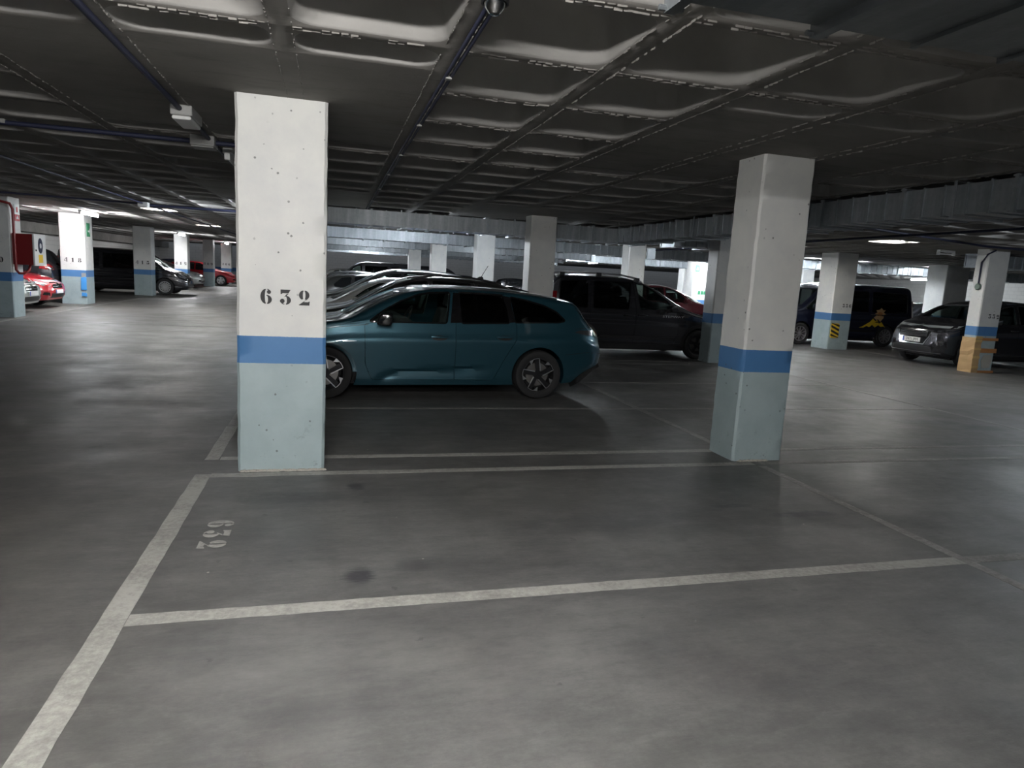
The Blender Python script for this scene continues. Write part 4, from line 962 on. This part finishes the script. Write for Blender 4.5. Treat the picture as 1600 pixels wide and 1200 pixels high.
MINIVAN = dict(name='minivan', L=4.36, W=1.75, tum=.16, rr=.11, bowr=.05,
  top=[(0, .66), (.1, .80), (.3, .90), (.7, 1.0), (1.05, 1.09), (1.22, 1.16), (1.6, 1.36), (1.95, 1.54), (2.3, 1.67), (2.7, 1.735), (3.5, 1.745), (4.1, 1.72), (4.30, 1.68), (4.36, 1.60)],
  belt=[(0, .60), (.7, .90), (1.2, 1.0), (2.0, 1.05), (4.36, 1.06)], bot=[(0, .26), (.4, .2), (3.9, .22), (4.36, .34)],
  plan=[(0, .60), (.1, .74), (.35, .83), (.8, .87), (3.8, .87), (4.2, .84), (4.36, .78)],
  nose=[(.2, .1), (.4, 0), (.65, .03), (.9, .14)], tail=[(.2, .1), (.4, 0), (.6, 0), (1.0, .05), (1.7, .14)],
  side=[(0, .95), (.06, .97), (.16, .985), (.20, .97), (.30, .985), (.62, 1), (.66, .985), (.85, .985), (1, .955)],
  dlo=[[(1.52, 1.07), (1.62, 1.22), (1.98, 1.455), (2.20, 1.565), (2.40, 1.60), (2.28, 1.05)], [(2.55, 1.04), (2.52, 1.60), (3.36, 1.60), (3.36, 1.04)], [(3.50, 1.04), (3.50, 1.60), (4.08, 1.57), (4.12, 1.05)]], dlor=.05, privacy=1,
  ws=mirror_y([(1.27, .0001), (1.32, .55), (1.42, .68), (2.16, .62), (2.08, .0001)]), wsz=1.0, rg=[(-.62, 1.05), (.62, 1.05), (.56, 1.52), (-.56, 1.52)], cabin=(1.30, 4.2, .55), seat=(2.35, 3.3),
  doors=[[(1.40, 1.0), (1.50, 1.12), (1.62, 1.27), (1.98, 1.505), (2.3, 1.645), (2.47, 1.66), (2.36, 1.0), (2.40, .28), (1.50, .28), (1.36, .55)], [(2.42, .28), (2.38, 1.0), (2.48, 1.665), (3.43, 1.66), (3.43, .60), (3.20, .28)]],
  wheels=(.84, 3.65), mirror=(1.60, 1.05), handles=[(2.22, .92), (2.55, .90)], sill=.25, belt_cut=1.0, cladding=True,
  front=[('head_lamp', 'F', [(.42, .72), (.72, .86), (.80, .78), (.50, .66)], 'lamp', .005), ('head_lamp', 'S', [(.10, .70), (.12, .80), (.38, .86), (.30, .74)], 'lamp', .005), ('tail_lamp', 'S', [(4.20, .80), (4.33, .80), (4.27, 1.35), (4.16, 1.35)], 'redlamp', .006)],
  middle=[('grille', 'F', [(-.40, .58), (.40, .58), (.36, .74), (-.36, .74)], 'gloss', .005)],
  strips=[('side_moulding', 'N', [(1.45, .43), (3.2, .45)], .06, 'black', .010), ('slide_rail', 'N', [(3.45, .92), (4.12, .92)], .02, 'black', .003), ('bonnet_seam', 'N', [(.45, .84), (.9, .93), (1.35, 1.02)], .008, 'black', .001)])
CROSSOVER = dict(name='crossover_car', L=4.37, W=1.84, tum=.32, rr=.10,
  top=[(0, .86), (.1, .94), (.35, 1.04), (.6, 1.105), (.85, 1.19), (1.15, 1.35), (1.45, 1.49), (1.85, 1.60), (2.4, 1.655), (3.2, 1.63), (3.8, 1.54), (4.15, 1.36), (4.30, 1.15), (4.37, 1.0)],
  belt=[(0, .78), (.5, .95), (1.0, 1.03), (2.0, 1.06), (3.5, 1.10), (4.37, .98)], bot=[(0, .26), (.4, .22), (3.9, .24), (4.37, .36)],
  plan=[(0, .66), (.1, .78), (.3, .87), (.7, .915), (3.6, .915), (4.1, .86), (4.37, .72)], nose=[(.2, .10), (.35, .01), (.5, 0), (.8, .05), (1.0, .16)], tail=[(.2, .2), (.45, .02), (.65, 0), (1, .06)],
  dlo=[[(1.10, 1.09), (1.50, 1.33), (1.90, 1.48), (2.22, 1.53), (2.22, 1.085)], [(2.34, 1.09), (2.34, 1.54), (3.15, 1.52), (3.15, 1.12)], [(3.27, 1.13), (3.27, 1.51), (3.70, 1.44), (3.95, 1.20), (3.9, 1.16)]], privacy=1, chrome=True,
  ws=mirror_y([(.78, .0001), (.85, .62), (1.50, .60), (1.50, .0001)]), wsz=.95, rg=[(-.55, 1.12), (.55, 1.12), (.5, 1.4), (-.5, 1.4)], cabin=(.85, 3.9, .55), seat=(2.15, 3.0),
  doors=[[(1.0, 1.03), (1.12, 1.13), (1.5, 1.37), (1.9, 1.52), (2.28, 1.57), (2.28, .27), (1.42, .27), (1.30, .5)], [(2.285, .27), (2.285, 1.575), (3.22, 1.55), (3.22, .70), (2.98, .30), (2.9, .27)]],
  wheels=(.86, 3.47), mirror=(1.38, 1.10), handles=[(2.12, .93), (3.05, .95)], sill=.24, belt_cut=1.03, mirror_mat=M['chrome'], handle_mat=M['chrome'],
  front=[('head_lamp', 'F', [(.52, .83), (.72, .92), (.86, .945), (.84, .90), (.64, .82)], 'lampdark', .006), ('head_lamp', 'S', [(.20, .92), (.24, .965), (.62, 1.01), (.45, .94)], 'lamp', .006),
         ('fog_lamp_recess', 'F', [(.50, .40), (.82, .46), (.80, .62), (.52, .58)], 'gloss', .006), ('fog_lamp', 'F', [(.63+.05*math.cos(a), .50+.05*math.sin(a)) for a in [k*PI/6 for k in range(12)]], 'chrome', .016), ('tail_lamp', 'S', [(4.0, .95), (4.25, .92), (4.22, 1.1), (4.05, 1.12)], 'redlamp', .006)],
  middle=[('grille_surround', 'F', [(-.50, .86), (.50, .86), (.46, .70), (.36, .50), (-.36, .50), (-.46, .70)], 'chrome', .010), ('grille', 'F', [(-.46, .835), (.46, .835), (.425, .70), (.33, .52), (-.33, .52), (-.425, .70)], 'gloss', .016)]
        +[('grille_slat', 'F', [(-.40, z), (.40, z), (.395, z+.016), (-.395, z+.016)], 'darkalloy', .024) for z in (.70, .735, .77, .80)]
        +[('lower_intake', 'F', [(-.60, .33), (.60, .33), (.55, .46), (-.55, .46)], 'black', .008), ('skid_plate', 'F', [(-.70, .25), (.70, .25), (.74, .32), (-.74, .32)], 'silver', .014), ('bonnet_badge', 'T', [(.20, -.05), (.30, -.04), (.32, .0), (.30, .04), (.20, .05), (.17, 0)], 'chrome', .008)],
  strips=[('sill_strip', 'N', [(1.35, .33), (3.0, .33)], .03, 'chrome', .008), ('roof_rail', 'N', [(1.7, 1.55), (2.4, 1.605), (3.2, 1.58), (3.7, 1.50)], .03, 'chrome', .008)])
HATCH = dict(name='hatchback_car', L=4.2, W=1.76, tum=.36, rr=.09,
  top=[(0, .68), (.1, .76), (.3, .84), (.7, .92), (1.0, .97), (1.15, 1.02), (1.5, 1.20), (1.85, 1.36), (2.2, 1.44), (2.7, 1.46), (3.3, 1.43), (3.75, 1.34), (4.0, 1.12), (4.14, .96), (4.2, .88)],
  belt=[(0, .62), (.5, .82), (1.1, .90), (2.0, .94), (3.4, .98), (4.2, .86)], bot=[(0, .24), (.4, .19), (3.8, .2), (4.2, .34)],
  plan=[(0, .62), (.1, .74), (.3, .83), (.7, .875), (3.4, .875), (3.9, .82), (4.2, .68)], nose=[(.2, .09), (.35, .01), (.5, 0), (.7, .04), (.9, .14)], tail=[(.2, .2), (.45, .02), (.6, 0), (.9, .05)],
  dlo=[[(1.42, .95), (1.75, 1.20), (2.0, 1.32), (2.28, 1.36), (2.28, .955)], [(2.38, .96), (2.38, 1.365), (3.0, 1.35), (3.05, .99)], [(3.15, 1.0), (3.12, 1.335), (3.4, 1.29), (3.62, 1.10), (3.6, 1.04)]], privacy=99,
  ws=mirror_y([(1.12, .0001), (1.18, .62), (1.82, .56), (1.82, .0001)]), wsz=.85, rg=[(-.5, .99), (.5, .99), (.45, 1.28), (-.45, 1.28)], cabin=(1.15, 3.85, .5), seat=(2.2, 3.0),
  doors=[[(1.32, .90), (1.42, .97), (1.75, 1.235), (2.0, 1.355), (2.32, 1.40), (2.32, .26), (1.40, .26), (1.30, .5)], [(2.325, .26), (2.325, 1.40), (3.06, 1.385), (3.10, .70), (2.86, .30), (2.8, .26)]],
  wheels=(.84, 3.42), mirror=(1.55, .95), handles=[(2.15, .82), (2.95, .85)], sill=.22, belt_cut=.93,
  front=[('head_lamp', 'F', [(.42, .66), (.66, .78), (.76, .74), (.70, .64), (.50, .60)], 'lamp', .006), ('head_lamp', 'S', [(.10, .66), (.16, .77), (.46, .82), (.34, .70)], 'lamp', .006), ('fog_lamp', 'F', [(.52, .36), (.72, .38), (.70, .46), (.54, .45)], 'gloss', .006), ('tail_lamp', 'S', [(3.85, .86), (4.12, .84), (4.06, 1.0), (3.88, 1.02)], 'redlamp', .006), ('tail_lamp', 'B', [(.46, .84), (.68, .84), (.66, .98), (.5, .98)], 'redlamp', .006)],
  middle=[('grille', 'F', [(-.32, .56), (.32, .56), (.36, .72), (-.36, .72)], 'gloss', .008)]+[('grille_slat', 'F', [(-.33, z), (.33, z), (.33, z+.02), (-.33, z+.02)], 'chrome', .014) for z in (.60, .655)]
        +[('badge', 'F', [(.055*math.cos(a), .65+.055*math.sin(a)) for a in [k*PI/6 for k in range(12)]], 'chrome', .02), ('lower_intake', 'F', [(-.46, .30), (.46, .30), (.42, .42), (-.42, .42)], 'black', .008)],
  strips=[('bonnet_seam', 'N', [(.4, .80), (.8, .86), (1.3, .90)], .008, 'black', .001)])
VAN = dict(name='passenger_van', van=True, L=5.1, W=1.93, tum=.13, rr=.12, bowr=.04,
  top=[(0, .80), (.1, .92), (.3, 1.03), (.6, 1.11), (.85, 1.18), (1.2, 1.45), (1.6, 1.76), (1.9, 1.90), (2.3, 1.955), (4.8, 1.965), (5.0, 1.93), (5.1, 1.82)],
  belt=[(0, .72), (.5, .98), (1.0, 1.06), (2.0, 1.10), (5.1, 1.12)], bot=[(0, .26), (.4, .22), (4.7, .24), (5.1, .34)],
  plan=[(0, .66), (.1, .80), (.35, .91), (.8, .96), (4.7, .96), (5.0, .94), (5.1, .88)], nose=[(.2, .08), (.4, 0), (.7, .03), (1.0, .16)], tail=[(.3, 0), (1.1, .02), (1.9, .1)],
  side=[(0, .96), (.06, .975), (.18, .985), (.22, .97), (.32, .985), (.62, 1), (.70, .985), (.86, .985), (1, .965)],
  dlo=[[(1.05, 1.12), (1.30, 1.34), (1.62, 1.62), (1.78, 1.70), (1.95, 1.72), (2.0, 1.08)], [(2.15, 1.10), (2.12, 1.72), (3.30, 1.72), (3.30, 1.10)], [(3.45, 1.10), (3.45, 1.72), (4.75, 1.70), (4.78, 1.10)]], dlor=.05, privacy=1,
  ws=mirror_y([(.92, .0001), (1.0, .72), (1.66, .66), (1.60, .0001)]), wsz=1.05, rg=[(-.68, 1.1), (.68, 1.1), (.62, 1.68), (-.62, 1.68)], cabin=(1.0, 4.95, .6), seat=(2.0, 3.2),
  doors=[[(.95, 1.0), (1.02, 1.14), (1.30, 1.40), (1.62, 1.68), (1.9, 1.78), (2.06, 1.78), (2.06, .30), (1.45, .30), (1.30, .5)], [(2.065, .30), (2.065, 1.80), (3.38, 1.80), (3.38, .30)]],
  wheels=(.93, 4.03), mirror=(1.30, 1.15), handles=[(1.92, .95), (2.25, .95)], sill=.27, belt_cut=1.05,
  front=[('head_lamp', 'F', [(.50, .74), (.72, .98), (.86, 1.0), (.84, .82), (.6, .70)], 'lamp', .006), ('head_lamp', 'S', [(.14, .78), (.18, .98), (.44, 1.04), (.34, .84)], 'lamp', .006), ('tail_lamp', 'S', [(4.96, .9), (5.07, .9), (5.04, 1.5), (4.94, 1.5)], 'redlamp', .006)],
  middle=[('grille', 'F', [(-.45, .66), (.45, .66), (.42, .78), (-.42, .78)], 'gloss', .008), ('lower_intake', 'F', [(-.55, .34), (.55, .34), (.5, .52), (-.5, .52)], 'black', .008)],
  strips=[('side_moulding', 'N', [(1.45, .48), (3.5, .50)], .07, 'black', .010), ('slide_rail', 'N', [(3.40, 1.02), (4.85, 1.02)], .022, 'chrome', .004)])

def ax(X, near_y, half, rot, L):
    """object location so that the near side lies on world Y near_y and the nose at world X (rot 0 points to -X, pi to +X)"""
    return (X, near_y+half, 0), rot
def park(label, nose_x, near_y, toward, sp, pm, **k):
    loc, rz = ax(nose_x, near_y, sp['W']/2, 0 if toward < 0 else PI, sp['L']); return build_car(label, loc, rz, sp, pm, 'L' if toward < 0 else 'R', **k)

teal = paint('teal_paint', (.020, .078, .108), .5, .3); blackp = paint('black_paint', (.019, .019, .023), .25, .25); navy = paint('navy_paint', (.010, .012, .028), .25, .28); charcoal = paint('charcoal_paint', (.045, .046, .045), .4, .3)
redp = paint('red_paint', (.42, .010, .02), .15, .3); silverp = paint('silver_paint', (.52, .55, .52), .5, .3); whitep = paint('white_paint', (.72, .73, .70), 0, .3); winep = paint('wine_paint', (.09, .012, .018), .3, .3); bluep = paint('blue_paint', (.02, .07, .30), .3, .3); greyp = paint('grey_paint', (.20, .21, .22), .5, .3)

tilt = math.radians(2.2)
wag = build_car('teal station wagon parked side-on between the two near pillars', (-.96-math.sin(tilt)*.925, 8.27+math.cos(tilt)*.925, 0), tilt, WAGON, teal, 'L', True, wheels=('turbine', .325))
spl = MB().prism(fillet([(4.02, 1.318), (4.20, 1.282), (4.21, 1.265), (4.06, 1.27)], .01, 3), -.54, .54).build('roof_spoiler', teal, wag.root, smooth=40, bevel=.006)
plate(wag, '', 'B', 0, .72)

SUVH = scaled(HATCH, .985, 1.06, 1.01, name='crossover_hatchback', cladding=True, privacy=1)
suv = park('dark grey crossover hatchback right behind the teal wagon, short aerial on its roof', -.78, 10.62, -1, SUVH, charcoal, opened=True, wheels=('five', .33))
for y in (-.54, .54): MB().tube([suv.pt('T', 1.95, y, .025), suv.pt('T', 2.4, y, .03), suv.pt('T', 3.0, y, .03), suv.pt('T', 3.5, y, .02)], .016, 8).build('roof_rail', M['black'], suv.root, smooth=50)
b = suv.pt('T', 3.25, 0, .0); an = MB().prism(fillet([(-.10, -.01), (.07, -.01), (.05, .05), (0, .05)], .02, 3), -.03, .03).build('aerial_base', M['black'], suv.root, smooth=40, bevel=.008); an.location = b; MB().tube([(.02, 0, .03), (.14, 0, .24)], .006, 6).build('aerial_rod', M['black'], an)
MB().prism(fillet([(3.70, 1.43), (4.00, 1.36), (4.02, 1.33), (3.74, 1.37)], .01, 3), -.5, .5).build('roof_spoiler', M['gloss'], suv.root, smooth=40)
MINIX = 8.69
mv = park('black minivan with roof rails, facing right, its nose behind the slim grey pillar', MINIX, 13.25, 1, MINIVAN, blackp, opened=True, wheels=('dark', .325))
for k, s_ in (('R', 1), ('L', -1)):
    pts = [mv.pt('T', x, s_*.58, o) for x, o in ((2.18, .01), (2.34, .05), (2.7, .055), (3.5, .055), (4.0, .05), (4.14, .01))]; o = MB().tube(pts, .018, 8).build('roof_rail', M['silver'], mv.root, smooth=50)
    for x in (2.32, 3.2, 4.02): p = mv.pt('T', x, s_*.58, .03); MB().box(p.x-.06, p.x+.06, p.y-.028, p.y+.028, p.z-.04, p.z+.035).build('rail_foot', M['black'], o, bevel=.01)
p = mv.pt('R', 1.50, .915, .004); lettering('model_lettering', 'STEPWAY', .062, M['lettersilver'], mv.root, p, (PI/2, 0, PI), .001, sx=1.9)
cx = park('black crossover car with chrome-framed grille behind pillar 332', 14.02, 12.72, -1, CROSSOVER, blackp, opened=True, wheels=('ten', .34))
plate(cx, '2471 JPM', 'F', 0, .60)
nv_ = park('navy van with a yellow mountain and lion print, behind pillar 336', 13.05, 17.75, -1, scaled(VAN, 1.03, 1.0, 1.0), navy, opened=True, wheels=('ten', .34))
def decal(c, name, polys, mat, kind='L'):
    for p in polys: c.panel(name, kind, p, M[mat], .004, .005, .2)
decal(nv_, 'mountain_print', [[(3.10, .60), (3.22, .64), (3.36, .72), (3.50, .80), (3.60, .90), (3.68, .82), (3.76, .86), (3.84, .74), (3.92, .80), (4.02, .70), (4.10, .63), (4.02, .66), (3.92, .64), (3.82, .70), (3.70, .62), (3.58, .70), (3.48, .62), (3.38, .66), (3.26, .60)]], 'amber')
decal(nv_, 'lion_print', [[(3.62, .93), (3.72, 1.0), (3.66, 1.06), (3.76, 1.10), (3.70, 1.16), (3.82, 1.18), (3.90, 1.24), (3.98, 1.17), (4.06, 1.18), (4.0, 1.10), (4.08, 1.05), (3.98, 1.02), (4.0, .93), (3.93, .86), (3.88, .80), (3.80, .88), (3.72, .86)]], 'card')
decal(nv_, 'lion_face', [[(3.78, .98), (3.92, .98), (3.95, 1.06), (3.90, 1.13), (3.82, 1.13), (3.76, 1.06)]], 'rust')
# bays beyond the wagon
park('white hatchback in the bay behind the dark grey crossover hatchback', -1.15, 12.62, -1, scaled(HATCH, 1.0, 1.0, name='hatchback_car'), whitep, opened=True, wheels=('five', .31))
park('charcoal sport utility car behind the white hatchback', -1.0, 14.95, -1, scaled(HATCH, 1.08, 1.12, 1.02, name='sport_utility_car'), charcoal, opened=True, wheels=('five', .35))
park('bright blue hatchback, only a sliver showing behind the charcoal car', .1, 17.1, -1, scaled(HATCH, .95, 1.0), bluep, wheels=('ten', .3))
park('black passenger van far behind the parked roofs, near the farthest cross duct', -.45, 36.2, -1, VAN, blackp, opened=True, wheels=('ten', .34))
park('dark red hatchback far behind the bonnet of the minivan', 13.45, 21.15, 1, scaled(HATCH, 1.0, 1.09), winep, opened=True, wheels=('ten', .31))
park('white car beside the lit pillar with green signs, mostly hidden', 15.0, 23.15, 1, scaled(HATCH, 1.0, .95), whitep, wheels=('ten', .31))
park('black estate parked in the far row left of the dark red hatchback', 8.2, 28.2, 1, scaled(HATCH, 1.08, 1.0), blackp, wheels=('ten', .31))
park('dark hatchback between the navy van and the two-tone pillar', 19.9, 20.6, -1, scaled(HATCH, .95, .98), blackp, wheels=('ten', .31))
park('dark saloon at the right photo edge beyond pillar 332', 20.3, 15.2, -1, scaled(HATCH, 1.05, 1.0), navy, wheels=('ten', .31))
park('charcoal hatchback in the far middle row under the third cross duct', 3.7, 21.2, 1, scaled(HATCH, 1.0, .97), charcoal, wheels=('ten', .31))
park('grey hatchback in the far middle row beside the pale lilac pillar', 3.7, 29.2, 1, scaled(HATCH, 1.0, 1.0), greyp, wheels=('ten', .31))
park('navy hatchback in the far row behind the minivan roof', 9.4, 35.5, 1, scaled(HATCH, 1.02, 1.04), navy, wheels=('ten', .31))
park('black van far beyond the pale lilac pillar', 9.4, 45.0, 1, VAN, blackp, wheels=('ten', .34))
park('silver hatchback in the farthest middle row', 3.6, 48.0, 1, scaled(HATCH, 1.0, 1.02), silverp, wheels=('ten', .31))
park('black saloon in the farthest middle row', 15.8, 47.0, 1, scaled(HATCH, 1.08, 1.0, name='saloon_car'), blackp, wheels=('ten', .31))
park('charcoal people carrier at the far end of the right aisle', 20.2, 44.0, 1, scaled(VAN, .95, .95, name='people_carrier'), charcoal, wheels=('ten', .33))
# aisle row at the left, all facing the aisle
RW = 1
sv = park('silver hatchback half hidden by the pillar at the left edge', -7.38, 19.05, 1, scaled(HATCH, 1.0, 1.0), silverp, wheels=('ten', .31)); plate(sv, '', 'F', 0, .50)
rd = park('bright red hatchback beside the silver one at the left', -7.55, 21.25, 1, scaled(HATCH, 1.0, 1.0), redp, wheels=('ten', .31)); plate(rd, '', 'F', 0, .47)
park('dark sport utility car parked tail-out behind the red hatchback', -12.6, 23.5, -1, scaled(HATCH, 1.05, 1.22, 1.03, name='sport_utility_car'), blackp, wheels=('ten', .34))
lv = park('black people carrier with many-spoked wheels, passing behind pillar 415', -5.95, 31.7, 1, scaled(VAN, .98, .95, .97, name='people_carrier'), blackp, opened=True, wheels=('fifteen', .35)); lv.strip('chrome_strip', 'R', [(2.1, .62), (4.7, .62)], .03, M['chrome'], .008)
park('silver hatchback between the black people carrier and pillar 409', -6.9, 40.3, 1, scaled(HATCH, 1.0, 1.0), silverp, wheels=('ten', .31))
park('red hatchback partly behind pillar 409', -7.9, 42.4, 1, scaled(HATCH, 1.0, 1.05), redp, wheels=('ten', .31))
park('red hatchback just beyond pillar 409, alloy wheel in view', -5.9, 46.0, 1, scaled(HATCH, 1.0, 1.0), redp, wheels=('five', .33))
park('navy hatchback beyond the farthest red car', -7.4, 49.2, 1, scaled(HATCH, 1.0, 1.05), navy, wheels=('ten', .31))
